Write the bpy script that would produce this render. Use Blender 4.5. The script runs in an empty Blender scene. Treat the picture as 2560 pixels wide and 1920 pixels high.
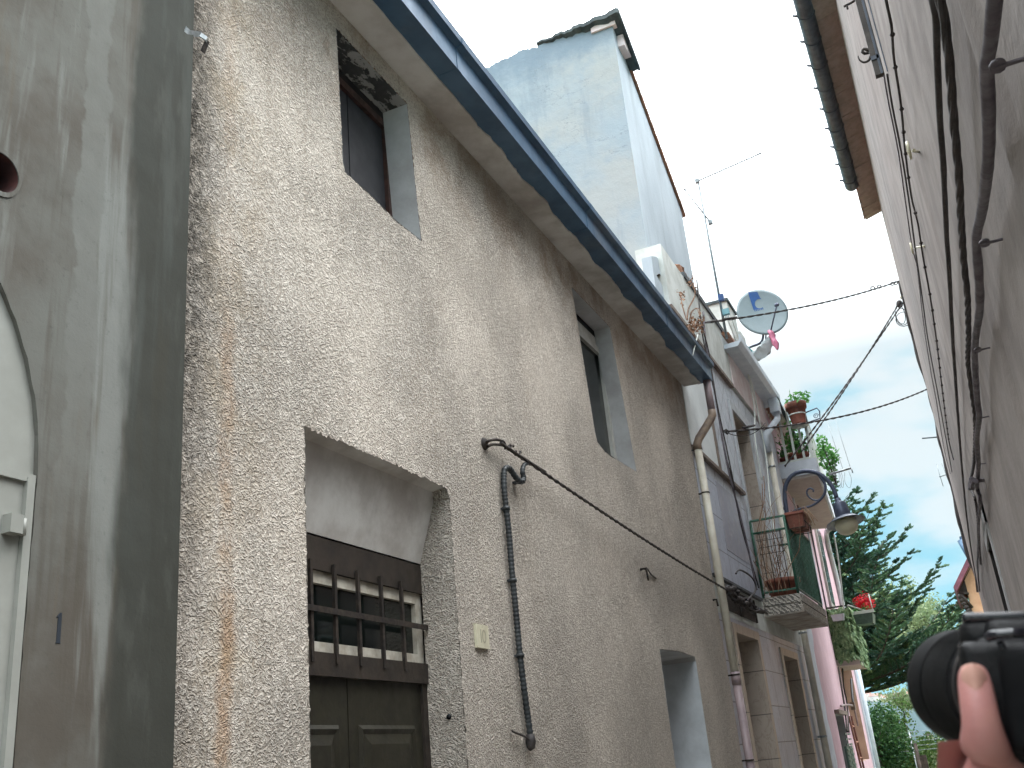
import bpy, bmesh, math, random
from mathutils import Vector, Matrix, noise as mnoise
from mathutils.geometry import tessellate_polygon
S = bpy.context.scene
C = S.collection
rad = math.radians
CZ = 1.6                                   # eye height

# ------------------------------------------------------------------ camera
cx0, cy0 = 1280.0, 960.0
_v1 = (2490.0, 1820.0); _v2 = (640.0, -5600.0)
F = math.sqrt(-((_v1[0]-cx0)*(_v2[0]-cx0)+(_v1[1]-cy0)*(_v2[1]-cy0)))
Yc = Vector((_v1[0]-cx0, _v1[1]-cy0, F)).normalized()
Zc = Vector((_v2[0]-cx0, _v2[1]-cy0, F)).normalized()
Xc = Yc.cross(Zc)
cam_d = bpy.data.cameras.new('camera'); cam = bpy.data.objects.new('camera', cam_d); C.objects.link(cam)
cam_d.sensor_width = 36; cam_d.lens = F/2560*36; cam_d.clip_start = 0.02; cam_d.clip_end = 6000
R = Matrix(((Xc[0], -Xc[1], -Xc[2]), (Yc[0], -Yc[1], -Yc[2]), (Zc[0], -Zc[1], -Zc[2])))
cam.matrix_world = Matrix.Translation((0, 0, CZ)) @ R.to_4x4()
S.camera = cam
cam_d.dof.use_dof = True; cam_d.dof.focus_distance = 5.0; cam_d.dof.aperture_fstop = 20.0

# ------------------------------------------------------------------ sky, sun, exposure
SUN_EL, SUN_AZ = 58.0, 62.0               # azimuth from +Y towards +X
w = bpy.data.worlds.new("World"); S.world = w; w.use_nodes = True
nt = w.node_tree; nt.nodes.clear()
def wn(t, **k):
    n = nt.nodes.new(t)
    for a, b in k.items(): setattr(n, a, b)
    return n
out = wn('ShaderNodeOutputWorld'); bg = wn('ShaderNodeBackground'); bg.inputs['Strength'].default_value = 0.1
sky = wn('ShaderNodeTexSky', sky_type='NISHITA', sun_disc=False, sun_elevation=rad(SUN_EL), sun_rotation=rad(SUN_AZ))
sky.air_density = 1.0; sky.dust_density = 1.5
tc = wn('ShaderNodeTexCoord'); sp = wn('ShaderNodeSeparateXYZ'); nt.links.new(tc.outputs['Generated'], sp.inputs[0])
mp = wn('ShaderNodeMapping'); mp.inputs['Scale'].default_value = (1, 1, 2.6); nt.links.new(tc.outputs['Generated'], mp.inputs[0])
nz = wn('ShaderNodeTexNoise'); nz.inputs['Scale'].default_value = 4.5; nz.inputs['Detail'].default_value = 5; nz.inputs['Roughness'].default_value = .5
nt.links.new(mp.outputs[0], nz.inputs['Vector'])
el = wn('ShaderNodeMapRange'); el.inputs[1].default_value = 0.05; el.inputs[2].default_value = 0.62
el.inputs[3].default_value = 0.0; el.inputs[4].default_value = 1.0; nt.links.new(sp.outputs['Z'], el.inputs[0])
ad = wn('ShaderNodeMath', operation='MULTIPLY_ADD'); nt.links.new(el.outputs[0], ad.inputs[0]); ad.inputs[1].default_value = .35
nt.links.new(nz.outputs['Fac'], ad.inputs[2])
cm = wn('ShaderNodeMapRange', interpolation_type='SMOOTHSTEP'); cm.inputs[1].default_value = .54; cm.inputs[2].default_value = .74
nt.links.new(ad.outputs[0], cm.inputs[0])
cc = wn('ShaderNodeValToRGB'); nt.links.new(el.outputs[0], cc.inputs[0])
cc.color_ramp.elements[0].color = (.86, .98, 1.0, 1); cc.color_ramp.elements[1].color = (.93, .97, 1.0, 1)
cs = wn('ShaderNodeMapRange'); nt.links.new(sp.outputs['Z'], cs.inputs[0]); cs.inputs[1].default_value = .34; cs.inputs[2].default_value = .75; cs.inputs[3].default_value = 5.1; cs.inputs[4].default_value = 42.0
cl = wn('ShaderNodeVectorMath', operation='SCALE'); nt.links.new(cc.outputs[0], cl.inputs[0]); nt.links.new(cs.outputs[0], cl.inputs['Scale'])
skm = wn('ShaderNodeVectorMath', operation='MULTIPLY'); skm.inputs[1].default_value = (.12, .16, .16); nt.links.new(sky.outputs[0], skm.inputs[0])
ska = wn('ShaderNodeVectorMath', operation='ADD'); ska.inputs[1].default_value = (1.5, 3.3, 3.9); nt.links.new(skm.outputs[0], ska.inputs[0])
mx = wn('ShaderNodeMixRGB'); nt.links.new(cm.outputs[0], mx.inputs[0]); skb = wn('ShaderNodeMixRGB'); eb = wn('ShaderNodeMapRange', interpolation_type='SMOOTHSTEP'); eb.inputs[1].default_value = .30; eb.inputs[2].default_value = .52; nt.links.new(sp.outputs['Z'], eb.inputs[0]); nt.links.new(eb.outputs[0], skb.inputs[0]); nt.links.new(ska.outputs[0], skb.inputs[1]); nt.links.new(cl.outputs[0], skb.inputs[2]); nt.links.new(skb.outputs[0], mx.inputs[1]); nt.links.new(cl.outputs[0], mx.inputs[2])
nt.links.new(mx.outputs[0], bg.inputs[0]); nt.links.new(bg.outputs[0], out.inputs[0])
sl = bpy.data.lights.new('sun', 'SUN'); sl.energy = 0.9; sl.angle = rad(25); sl.color = (1, .985, .95)
so = bpy.data.objects.new('sun', sl); C.objects.link(so)
sd = Vector((math.sin(rad(SUN_AZ))*math.cos(rad(SUN_EL)), math.cos(rad(SUN_AZ))*math.cos(rad(SUN_EL)), math.sin(rad(SUN_EL))))
so.rotation_euler = sd.to_track_quat('Z', 'Y').to_euler(); so.location = (0, 0, 30)
S.view_settings.view_transform = 'Standard'; S.view_settings.look = 'None'; S.view_settings.gamma = 1
S.view_settings.exposure = 0.86
S.render.engine = 'CYCLES'

# ------------------------------------------------------------------ placing helpers
def A(px, py, x=None, y=None, z=None):
    """the world point seen in the direction px,py (photo pixels) on a plane of the place"""
    d = Vector((px-cx0, py-cy0, F)); r = Vector((d.dot(Xc), d.dot(Yc), d.dot(Zc)))
    t = x/r.x if x is not None else (y/r.y if y is not None else (z-CZ)/r.z)
    return Vector((r.x*t, r.y*t, r.z*t+CZ))
W = -2.4                                   # face of the houses along the left of the alley
RW = 0.28                                  # face of the house on the right

def lin(r, g, b):
    f = lambda c: ((c/255)/12.92 if c/255 <= .04045 else (((c/255)+.055)/1.055)**2.4)
    return (f(r), f(g), f(b), 1)

class MB:
    def __init__(s): s.v = []; s.f = []; s.sm = []
    def add(s, vs, fs, smooth=False):
        o = len(s.v); s.v += [Vector(v) for v in vs]
        for f in fs: s.f.append(tuple(i+o for i in f)); s.sm.append(smooth)
        return s
    def quad(s, a, b, c, d): return s.add([a, b, c, d], [(0, 1, 2, 3)])
    def box(s, lo, hi, M=None):
        x0, y0, z0 = lo; x1, y1, z1 = hi
        vs = [Vector(p) for p in ((x0,y0,z0),(x1,y0,z0),(x1,y1,z0),(x0,y1,z0),(x0,y0,z1),(x1,y0,z1),(x1,y1,z1),(x0,y1,z1))]
        if M: vs = [M @ v for v in vs]
        return s.add(vs, [(0,3,2,1),(4,5,6,7),(0,1,5,4),(1,2,6,5),(2,3,7,6),(3,0,4,7)])
    def hexa(s, b, t):
        return s.add(list(b)+list(t), [(3,2,1,0),(4,5,6,7),(0,1,5,4),(1,2,6,5),(2,3,7,6),(3,0,4,7)])
    def tube(s, pts, r, n=8, cap=True, smooth=True):
        pts = [Vector(p) for p in pts]; m = len(pts)
        rs = r if isinstance(r, (list, tuple)) else [r]*m
        vs = []; up = None
        for i, p in enumerate(pts):
            t = (pts[min(i+1, m-1)]-pts[max(i-1, 0)])
            if t.length < 1e-9: t = Vector((0, 0, 1))
            t.normalize()
            if up is None: up = t.orthogonal().normalized()
            else:
                up = up - t*up.dot(t); up = up.normalized() if up.length > 1e-6 else t.orthogonal().normalized()
            q = t.cross(up)
            for k in range(n):
                a = 2*math.pi*k/n; vs.append(p+(up*math.cos(a)+q*math.sin(a))*rs[i])
        fs = [(i*n+k, i*n+(k+1)%n, (i+1)*n+(k+1)%n, (i+1)*n+k) for i in range(m-1) for k in range(n)]
        s.add(vs, fs, smooth)
        if cap:
            o = len(s.v)-m*n
            s.f.append(tuple(o+k for k in reversed(range(n)))); s.sm.append(False)
            s.f.append(tuple(o+(m-1)*n+k for k in range(n))); s.sm.append(False)
        return s
    def lathe(s, prof, o, ax=(0,0,1), n=24, smooth=True, squash=None):
        ax = Vector(ax).normalized(); u = ax.orthogonal().normalized(); q = ax.cross(u); o = Vector(o)
        vs = []
        for (r, h) in prof:
            for k in range(n):
                a = 2*math.pi*k/n; vs.append(o+ax*h+(u*math.cos(a)+q*math.sin(a))*max(r, 1e-4))
        m = len(prof)
        return s.add(vs, [(i*n+k, i*n+(k+1)%n, (i+1)*n+(k+1)%n, (i+1)*n+k) for i in range(m-1) for k in range(n)], smooth)
    def ball(s, c, r, n=10, sc=(1,1,1)):
        c = Vector(c); vs = []; m = max(4, n//2)
        for i in range(m+1):
            th = math.pi*i/m
            for k in range(n):
                a = 2*math.pi*k/n; vs.append(c+Vector((r*sc[0]*math.sin(th)*math.cos(a), r*sc[1]*math.sin(th)*math.sin(a), r*sc[2]*math.cos(th))))
        return s.add(vs, [(i*n+k, i*n+(k+1)%n, (i+1)*n+(k+1)%n, (i+1)*n+k) for i in range(m) for k in range(n)], True)
    def poly(s, outer, holes=(), flip=False):
        ls = [[Vector(p) for p in outer]]+[[Vector(p) for p in h] for h in holes]
        tri = tessellate_polygon(ls); flat = [p for l in ls for p in l]
        return s.add(flat, [tuple(reversed(t)) if flip else tuple(t) for t in tri])
    def prism(s, pts, off):
        """polygon pts extruded by vector off"""
        off = Vector(off); pts = [Vector(p) for p in pts]; n = len(pts)
        s.poly(pts); s.poly([p+off for p in pts])
        return s.add(pts+[p+off for p in pts], [(i, (i+1)%n, (i+1)%n+n, i+n) for i in range(n)])
    def sweep(s, prof, a, b, cap=True):
        """profile (x,z) carried along y from a to b"""
        n = len(prof); vs = [Vector((x, a, z)) for x, z in prof]+[Vector((x, b, z)) for x, z in prof]
        s.add(vs, [(i, (i+1)%n, (i+1)%n+n, i+n) for i in range(n)])
        if cap: s.poly([(x, a, z) for x, z in prof]); s.poly([(x, b, z) for x, z in prof])
        return s

ORG = {}
def empty(name, label, cat, loc, group=None):
    o = bpy.data.objects.new(name, None); C.objects.link(o); o.location = loc; o.empty_display_size = .1
    ORG[o.name] = Vector(loc); o['label'] = label; o['category'] = cat
    if group: o['group'] = group
    return o
def link_mesh(name, mb, m, base):
    me = bpy.data.meshes.new(name); me.from_pydata([v-base for v in mb.v], [], mb.f); me.validate()
    if len(me.polygons) == len(mb.sm): me.polygons.foreach_set('use_smooth', mb.sm)
    bm = bmesh.new(); bm.from_mesh(me); bmesh.ops.remove_doubles(bm, verts=bm.verts, dist=1e-5)
    if len(bm.faces) < 30000: bmesh.ops.recalc_face_normals(bm, faces=bm.faces)
    bm.to_mesh(me); bm.free()
    me.materials.append(m)
    o = bpy.data.objects.new(name, me); C.objects.link(o); return o
def part(name, mb, m, parent, label=None, kind=None):
    b = ORG[parent.name]; o = link_mesh(name, mb, m, b); o.parent = parent; ORG[o.name] = b
    if label: o['label'] = label
    if kind: o['kind'] = kind
    return o
def solo(name, mb, m, label, cat, group=None, base=None):
    if base is None:
        lo = [min(v[i] for v in mb.v) for i in range(3)]; hi = [max(v[i] for v in mb.v) for i in range(3)]
        base = Vector(((lo[0]+hi[0])/2, (lo[1]+hi[1])/2, lo[2]))
    o = link_mesh(name, mb, m, Vector(base)); o.location = base; ORG[o.name] = Vector(base)
    o['label'] = label; o['category'] = cat
    if group: o['group'] = group
    return o
def struct(name, mb, m, kind='structure'):
    o = link_mesh(name, mb, m, Vector((0,0,0))); o['kind'] = kind; ORG[o.name] = Vector((0,0,0)); return o

# ------------------------------------------------------------------ materials
class NT:
    def __init__(s, name):
        s.m = bpy.data.materials.new(name); s.m.use_nodes = True; s.t = s.m.node_tree; s.t.nodes.clear()
        s.o = s.t.nodes.new('ShaderNodeOutputMaterial'); s.b = s.t.nodes.new('ShaderNodeBsdfPrincipled')
        s.t.links.new(s.b.outputs[0], s.o.inputs[0])
        g = s.t.nodes.new('ShaderNodeNewGeometry'); s.pos = g.outputs['Position']; s.nrm = g.outputs['Normal']
    def n(s, t, ins=(), **k):
        n = s.t.nodes.new(t)
        for a, b in k.items(): setattr(n, a, b)
        for i, v in (ins.items() if isinstance(ins, dict) else enumerate(ins)):
            if v is None: continue
            if isinstance(v, bpy.types.NodeSocket): s.t.links.new(v, n.inputs[i])
            else: n.inputs[i].default_value = v
        return n
    def math(s, op, a, b=0.0, c=0.0, clamp=False):
        n = s.n('ShaderNodeMath', (a, b, c), operation=op); n.use_clamp = clamp; return n.outputs[0]
    def map(s, sc=(1,1,1), loc=(0,0,0), rot=(0,0,0)):
        return s.n('ShaderNodeMapping', {'Vector': s.pos, 'Scale': sc, 'Location': loc, 'Rotation': rot}).outputs[0]
    def noise(s, scale, detail=4, rough=.55, vec=None, dist=0.0):
        return s.n('ShaderNodeTexNoise', {'Vector': vec or s.pos, 'Scale': scale, 'Detail': detail, 'Roughness': rough, 'Distortion': dist}).outputs['Fac']
    def voro(s, scale, vec=None, out='Distance', feature='F1'):
        return s.n('ShaderNodeTexVoronoi', {'Vector': vec or s.pos, 'Scale': scale}, feature=feature).outputs[out]
    def rng(s, v, a, b, c=0.0, d=1.0, smooth=True):
        return s.n('ShaderNodeMapRange', {0: v, 1: a, 2: b, 3: c, 4: d}, interpolation_type='SMOOTHSTEP' if smooth else 'LINEAR').outputs[0]
    def mix(s, f, a, b, mode='MIX'):
        return s.n('ShaderNodeMixRGB', (f, a, b), blend_type=mode).outputs[0]
    def xyz(s):
        n = s.n('ShaderNodeSeparateXYZ', (s.pos,)); return n.outputs
    def bump(s, h, strength=.5, dist=.01, prev=None):
        n = s.n('ShaderNodeBump', {'Height': h, 'Strength': strength, 'Distance': dist})
        if prev: s.t.links.new(prev, n.inputs['Normal'])
        return n.outputs[0]
    def done(s, col=None, rough=None, normal=None, metal=None, **k):
        def st(i, v):
            if v is None: return
            if isinstance(v, bpy.types.NodeSocket): s.t.links.new(v, s.b.inputs[i])
            else: s.b.inputs[i].default_value = v
        st('Base Color', col); st('Roughness', rough); st('Normal', normal); st('Metallic', metal)
        for a, b in k.items(): st(a, b)
        return s.m

def simple(name, c1, c2=None, scale=8, rough=.7, bump=0.0, bscale=60, metal=0.0, spec=.4, detail=5, dirt=None, **k):
    t = NT(name); c2 = c2 or tuple(x*.72 for x in c1[:3])+(1,)
    f = t.rng(t.noise(scale, detail, .62), .34, .66)
    col = t.mix(f, c1, c2)
    if dirt:
        g = t.rng(t.noise(scale*.35, 6, .7, t.map((1, 1, .3))), .52, .72); col = t.mix(t.math('MULTIPLY', g, dirt[1]), col, dirt[0])
    nrm = t.bump(t.noise(bscale, 4, .6), bump, .004) if bump else None
    return t.done(col, t.rng(t.noise(scale*2, 3), .3, .7, rough-.08, min(1, rough+.08)), nrm, metal, **{'Specular IOR Level': spec, **k})

def stucco_mat():
    t = NT('rough_stucco'); x, y, z = t.xyz()
    # ropey trowelled relief: thin raised ridges about a centimetre apart
    v = t.map((1, 1, 1.25))
    wv = t.n('ShaderNodeVectorMath', (t.n('ShaderNodeTexNoise', {'Vector': v, 'Scale': 16.0, 'Detail': 2.0}).outputs['Color'], (.5, .5, .5)), operation='SUBTRACT').outputs[0]
    wv = t.n('ShaderNodeVectorMath', {0: wv, 'Scale': .05}, operation='SCALE').outputs[0]
    v2 = t.n('ShaderNodeVectorMath', (v, wv), operation='ADD').outputs[0]
    r1 = t.math('ABSOLUTE', t.math('SUBTRACT', t.noise(38, 2, .5, v2), .5))
    r1 = t.rng(r1, 0.0, .13, 1.0, 0.0)
    r2 = t.math('ABSOLUTE', t.math('SUBTRACT', t.noise(64, 2, .55, v2), .5))
    r2 = t.rng(r2, 0.0, .13, 1.0, 0.0)
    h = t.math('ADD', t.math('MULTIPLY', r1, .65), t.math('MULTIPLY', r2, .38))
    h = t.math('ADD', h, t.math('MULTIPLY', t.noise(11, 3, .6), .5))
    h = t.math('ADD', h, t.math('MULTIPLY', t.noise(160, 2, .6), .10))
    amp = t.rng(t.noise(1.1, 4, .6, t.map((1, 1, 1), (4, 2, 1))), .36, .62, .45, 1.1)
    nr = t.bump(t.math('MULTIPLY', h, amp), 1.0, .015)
    big = t.noise(.9, 4, .6, t.map((1, 1, .7)))
    col = t.mix(t.rng(big, .36, .64), lin(193, 183, 171), lin(180, 171, 160))
    col = t.mix(t.math('MULTIPLY', t.rng(t.noise(2.2, 5, .65, t.map((1, 1, .45))), .5, .72), .45), col, lin(182, 170, 156))
    col = t.mix(t.math('MULTIPLY', t.rng(t.noise(5, 5, .7), .55, .75), .35), col, lin(216, 208, 198))
    run = t.rng(t.noise(7, 4, .6, t.map((1, 1, .07), (1, 5, 0))), .56, .70, 0, .35)
    col = t.mix(t.math('MULTIPLY', run, t.rng(z, 2.0, 5.4, .25, 1.0)), col, lin(140, 128, 114))
    # shade painted into the hollows of the relief, ridge tops paler for contrast
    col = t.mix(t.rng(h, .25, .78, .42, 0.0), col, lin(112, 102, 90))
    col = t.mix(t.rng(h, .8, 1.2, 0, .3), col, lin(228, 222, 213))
    # rust run
    yc = t.math('ADD', t.math('MULTIPLY', t.math('SUBTRACT', t.noise(1.6, 3, .5, t.map((0, 0, 1))), .5), .13), RUSTY)
    d = t.math('ABSOLUTE', t.math('SUBTRACT', y, yc))
    wd = t.math('MULTIPLY', t.noise(5.5, 4, .6, t.map((0, 0, 1))), .13)
    band = t.rng(t.math('DIVIDE', d, wd), .12, 1.05, 1.0, 0.0)
    patch = t.rng(t.noise(2.3, 5, .7, t.map((.4, 1, 1))), .38, .62, .10, 1.0)
    up = t.rng(z, 2.3, 4.2, 1.0, .25)
    m = t.math('MULTIPLY', t.math('MULTIPLY', t.math('MULTIPLY', band, patch), up), .58)
    col = t.mix(m, col, t.mix(t.noise(30, 3), lin(168, 122, 70), lin(140, 100, 58)))
    wide = t.math('MULTIPLY', t.rng(d, .02, .34, .36, 0.0), t.rng(t.noise(3.3, 5, .7), .4, .65))
    col = t.mix(wide, col, lin(152, 132, 100))
    # black damp along the joint with the neighbour, yellow-brown damp under the eave
    e = t.math('ADD', y, t.math('MULTIPLY', t.noise(6, 5, .7), -.16))
    damp = t.rng(e, HY0-.06, HY0+.26, 1.0, 0.0)
    damp = t.math('MULTIPLY', damp, t.rng(z, 1.5, 3.8, .35, 1.0))
    damp = t.math('MULTIPLY', damp, t.rng(t.noise(34, 4, .7), .35, .6, .35, 1.0))
    col = t.mix(damp, col, lin(52, 48, 42))
    t2 = t.math('MULTIPLY', t.rng(z, 4.6, 5.5, 0, .55), t.rng(t.noise(2.1, 5, .65), .42, .62))
    col = t.mix(t2, col, lin(142, 118, 96))
    return t.done(col, .93, nr, **{'Specular IOR Level': .2})

def grey_mat():
    t = NT('weathered_cement'); x, y, z = t.xyz()
    big = t.noise(1.3, 6, .6)
    col = t.mix(t.rng(big, .38, .62), lin(98, 98, 93), lin(80, 75, 68))
    s1 = t.noise(4.6, 5, .62, t.map((1, 1, .09)), .25); s2 = t.noise(11, 4, .6, t.map((1, 1, .06), (3, 1, 0)))
    col = t.mix(t.rng(s1, .52, .62, 0, .8), col, lin(118, 120, 116))
    col = t.mix(t.rng(s2, .54, .66, 0, .5), col, lin(72, 66, 57))
    col = t.mix(t.math('MULTIPLY', t.rng(t.noise(5.2, 4, .6, t.map((1, 1, .12), (7, 7, 0))), .56, .66), .45), col, lin(92, 79, 61))
    e = t.math('ADD', y, t.math('MULTIPLY', t.math('SUBTRACT', t.noise(2.6, 5, .62, t.map((1, 1, .35))), .5), .26))
    col = t.mix(t.rng(e, HY0-.31, HY0-.24, 0, .8), col, lin(44, 47, 42))
    e2 = t.math('MULTIPLY', t.rng(e, HY0-.31, HY0-.24), t.rng(t.noise(7, 5, .6, t.map((1, 1, .3))), .56, .68, 0, .6))
    col = t.mix(e2, col, lin(70, 71, 66))
    zn = t.map((0, 0, 1)); yL = t.math('SUBTRACT', y, t.math('MULTIPLY', t.math('SUBTRACT', t.noise(1.5, 5, .65, zn), .5), .22))
    dL = t.math('ABSOLUTE', t.math('SUBTRACT', yL, A(232, 420, x=W+.05).y)); wL = t.math('MULTIPLY_ADD', t.noise(3.1, 5, .7, t.map((0, .6, 1), (2, 0, 5))), .11, .0)
    mL = t.math('MULTIPLY', t.rng(t.math('SUBTRACT', dL, wL), -.008, .008, 1, 0), t.rng(z, 2.2, 3.0, 0.0, .8))
    col = t.mix(mL, col, t.mix(t.noise(12, 4), lin(112, 113, 109), lin(98, 98, 93)))
    h = t.math('ADD', t.math('MULTIPLY', t.noise(2.2, 3), 1.0), t.math('MULTIPLY', t.noise(90, 4, .6), .05))
    col = t.mix(t.math('MULTIPLY', t.rng(t.noise(30, 5, .75), .56, .74), .35), col, lin(60, 62, 58))
    return t.done(col, .9, t.bump(h, .8, .02), **{'Specular IOR Level': .25})

def marble_mat(name, c1, c2, bw=.52, bh=.42, rot=0.0, vein=lin(110, 108, 125)):
    t = NT(name); x, y, z = t.xyz()
    cb = t.n('ShaderNodeCombineXYZ', (y, z, 0.0)).outputs[0]
    if rot: cb = t.n('ShaderNodeMapping', {'Vector': cb, 'Rotation': (0, 0, rot)}).outputs[0]
    br = t.n('ShaderNodeTexBrick', {'Vector': cb, 'Color1': (0, 0, 0, 1), 'Color2': (1, 1, 1, 1), 'Mortar': (.5, .5, .5, 1), 'Scale': 1.0, 'Mortar Size': .006, 'Mortar Smooth': .1, 'Brick Width': bw, 'Row Height': bh})
    br.offset = 0.0
    tone = t.n('ShaderNodeRGBToBW', (br.outputs['Color'],)).outputs[0]
    n = t.noise(3.5, 6, .65, t.map((1, 1, .6)), .8)
    col = t.mix(t.rng(n, .35, .65), c1, c2)
    col = t.mix(t.math('MULTIPLY', tone, .28), col, tuple(v*.8 for v in c1[:3])+(1,))
    vn = t.math('ABSOLUTE', t.math('SUBTRACT', t.noise(5, 5, .6, t.map((1, 1, .5)), 1.5), .5))
    col = t.mix(t.rng(vn, 0, .03, .35, 0), col, vein)
    col = t.mix(t.math('MULTIPLY', br.outputs['Fac'], .8), col, lin(70, 66, 66))
    nr = t.bump(t.math('SUBTRACT', 1.0, br.outputs['Fac']), .5, .004)
    return t.done(col, .42, nr)

HY0 = A(425, 1000, x=W).y                   # where the grey house meets the stucco house
RUSTY = A(566, 1150, x=W).y
M = {}
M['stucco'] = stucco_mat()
M['cement'] = grey_mat()
M['reveal'] = simple('smooth_render', lin(178, 179, 180), lin(156, 155, 155), 3, .85, .5, 26, dirt=(lin(96, 90, 84), .7))
M['reveal_pale'] = simple('pale_blue_render', lin(190, 196, 200), lin(170, 174, 178), 3, .85, .4, 26, dirt=(lin(110, 106, 100), .6))
M['soffit'] = simple('eave_plaster', lin(200, 198, 194), lin(166, 160, 154), 2.4, .9, .5, 18, dirt=(lin(96, 84, 74), .55))
M['peel'] = None
t = NT('peeling_lintel'); f = t.rng(t.noise(13, 6, .7, t.map((1, .45, 1)), .4), .465, .50)
M['peel'] = t.done(t.mix(f, lin(150, 150, 146), t.mix(t.noise(40, 3), lin(38, 40, 42), lin(74, 74, 72))), .85, t.bump(f, .8, .006))
M['gutter'] = simple('blue_painted_steel', lin(64, 94, 120), lin(54, 80, 104), 3, .42, .12, 14, metal=.2, spec=.5, dirt=(lin(96, 104, 112), .6))
M['darkwood'] = simple('dark_brown_paint', lin(52, 45, 39), lin(38, 33, 29), 9, .55, .3, 50)
M['olivewood'] = simple('dark_olive_door_paint', lin(42, 40, 30), lin(32, 30, 22), 7, .5, .25, 50)
M['iron'] = simple('dark_iron', lin(60, 52, 46), lin(40, 36, 34), 20, .65, .3, 90, metal=.3)
M['whitewood'] = simple('chipped_white_wood', lin(186, 182, 170), lin(160, 152, 138), 16, .6, .3, 60, dirt=(lin(84, 74, 60), .6))
M['darkglass'] = simple('dark_glass', lin(22, 28, 24), lin(14, 18, 18), 2, .12, 0, spec=.5)
M['shutter'] = simple('charcoal_shutter', lin(42, 42, 46), lin(34, 34, 38), 3, .6, .15, 30)
M['redbrown'] = simple('red_brown_frame', lin(70, 45, 38), lin(54, 38, 34), 12, .6, .2)
M['whiteframe'] = simple('white_window_frame', lin(176, 176, 170), lin(160, 158, 152), 6, .45)
M['white'] = simple('white_painted_metal', lin(206, 212, 206), lin(190, 196, 190), 4, .4, dirt=(lin(150, 148, 132), .35))
M['doorwhite'] = simple('greyish_white_door_paint', lin(146, 147, 141), lin(134, 135, 129), 4, .4, dirt=(lin(124, 124, 110), .4))
M['cream_pipe'] = simple('cream_pvc_pipe', lin(204, 200, 186), lin(186, 180, 166), 6, .45, .05, dirt=(lin(122, 106, 86), .6))
M['copper'] = simple('brown_stained_pipe', lin(150, 132, 114), lin(118, 104, 96), 9, .5, .1)
M['mauve_pipe'] = simple('mauve_pipe', lin(150, 134, 136), lin(130, 116, 120), 5, .5)
M['black_pvc'] = simple('black_corrugated_conduit', lin(52, 56, 58), lin(40, 43, 45), 10, .5)
M['cable'] = simple('weathered_black_cable', lin(46, 42, 42), lin(62, 56, 54), 25, .7, .5, 80)
M['cablegrey'] = simple('grey_conduit', lin(104, 98, 104), lin(76, 70, 76), 14, .6, .4, 60)
M['galv'] = simple('galvanised_steel', lin(170, 176, 178), lin(120, 126, 128), 14, .35, .1, metal=.7)
M['aluminium'] = simple('antenna_aluminium', lin(136, 146, 150), lin(110, 118, 122), 12, .5, metal=.2)
M['tile_num'] = simple('cream_ceramic', lin(205, 200, 176), lin(190, 184, 160), 10, .35)
M['tile_ink'] = simple('faded_number_paint', lin(160, 156, 138), lin(150, 144, 126), 10, .4)
M['ink'] = simple('black_painted_number', lin(34, 40, 48), lin(44, 50, 58), 10, .6)
M['ventdark'] = simple('dark_clay_pipe', lin(78, 44, 40), lin(52, 34, 34), 9, .8)
M['street'] = simple('stone_paving', lin(150, 144, 134), lin(124, 118, 110), 4, .85, .5, 14)
M['ground'] = simple('field_ground', lin(70, 88, 52), lin(96, 98, 62), .4, .95, .6, 3)
M['rightwall'] = simple('beige_plaster', lin(136, 128, 123), lin(118, 110, 106), 2.2, .9, .8, 34, dirt=(lin(92, 84, 80), .7))
M['rooftile'] = simple('terracotta_roof_tile', lin(150, 108, 84), lin(118, 88, 72), 6, .85, .4, 30, dirt=(lin(84, 78, 66), .6))
M['eavebrick'] = simple('pink_brown_eave_tiles', lin(146, 134, 126), lin(130, 118, 110), 6, .85, .4, 30)
M['gutterdark'] = simple('dark_grey_gutter', lin(74, 82, 92), lin(58, 64, 74), 5, .45, .1, metal=.3)
M['greywhite'] = simple('pale_painted_gutter', lin(204, 214, 222), lin(190, 200, 210), 5, .45)
M['slate'] = simple('dark_slate_coping', lin(86, 90, 92), lin(66, 68, 72), 8, .7, .4, 40)
M['parapet'] = simple('stained_concrete_parapet', lin(206, 211, 208), lin(184, 189, 184), 3.4, .9, .5, 24, dirt=(lin(112, 116, 110), .6))
M['peelpink'] = simple('peeling_pink_plaster', lin(220, 213, 213), lin(206, 190, 190), 3, .9, .6, 16, dirt=(lin(150, 122, 112), .65))
M['pink'] = simple('pink_plaster', lin(202, 172, 182), lin(192, 162, 172), 2, .88, .2, 30, dirt=(lin(176, 136, 140), .4))
M['pinkwhite'] = simple('white_corner_render', lin(206, 212, 220), lin(190, 196, 206), 4, .85, .3)
M['beigepanel'] = simple('beige_recess', lin(176, 150, 134), lin(160, 136, 122), 3, .85, .2)
M['marble'] = marble_mat('lilac_marble_cladding', lin(180, 185, 198), lin(164, 170, 184))
M['marble_dia'] = marble_mat('diamond_marble_cladding', lin(194, 197, 204), lin(176, 180, 188), .34, .34, rad(45))
M['marble_warm'] = marble_mat('beige_stone_slab', lin(182, 170, 158), lin(166, 154, 142), .9, .5, 0, lin(120, 104, 94))
M['palepanel'] = simple('pale_grey_panel', lin(216, 222, 222), lin(202, 208, 208), 2, .7, .1)
M['brownrim'] = simple('brown_stone_trim', lin(128, 114, 104), lin(106, 94, 86), 6, .7, .2)
M['bronze'] = simple('dark_inside', lin(34, 30, 28), lin(24, 22, 22), 4, .8)
M['greenrail'] = simple('green_painted_iron', lin(52, 96, 78), lin(40, 74, 60), 12, .5, .2, metal=.1)
M['slabgrey'] = simple('mouldy_concrete_slab', lin(178, 172, 164), lin(146, 136, 126), 5, .9, .4, 30, dirt=(lin(72, 58, 48), .8))
M['slabtan'] = simple('tan_balcony_underside', lin(176, 166, 158), lin(164, 154, 148), 4, .85, .2)
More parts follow.
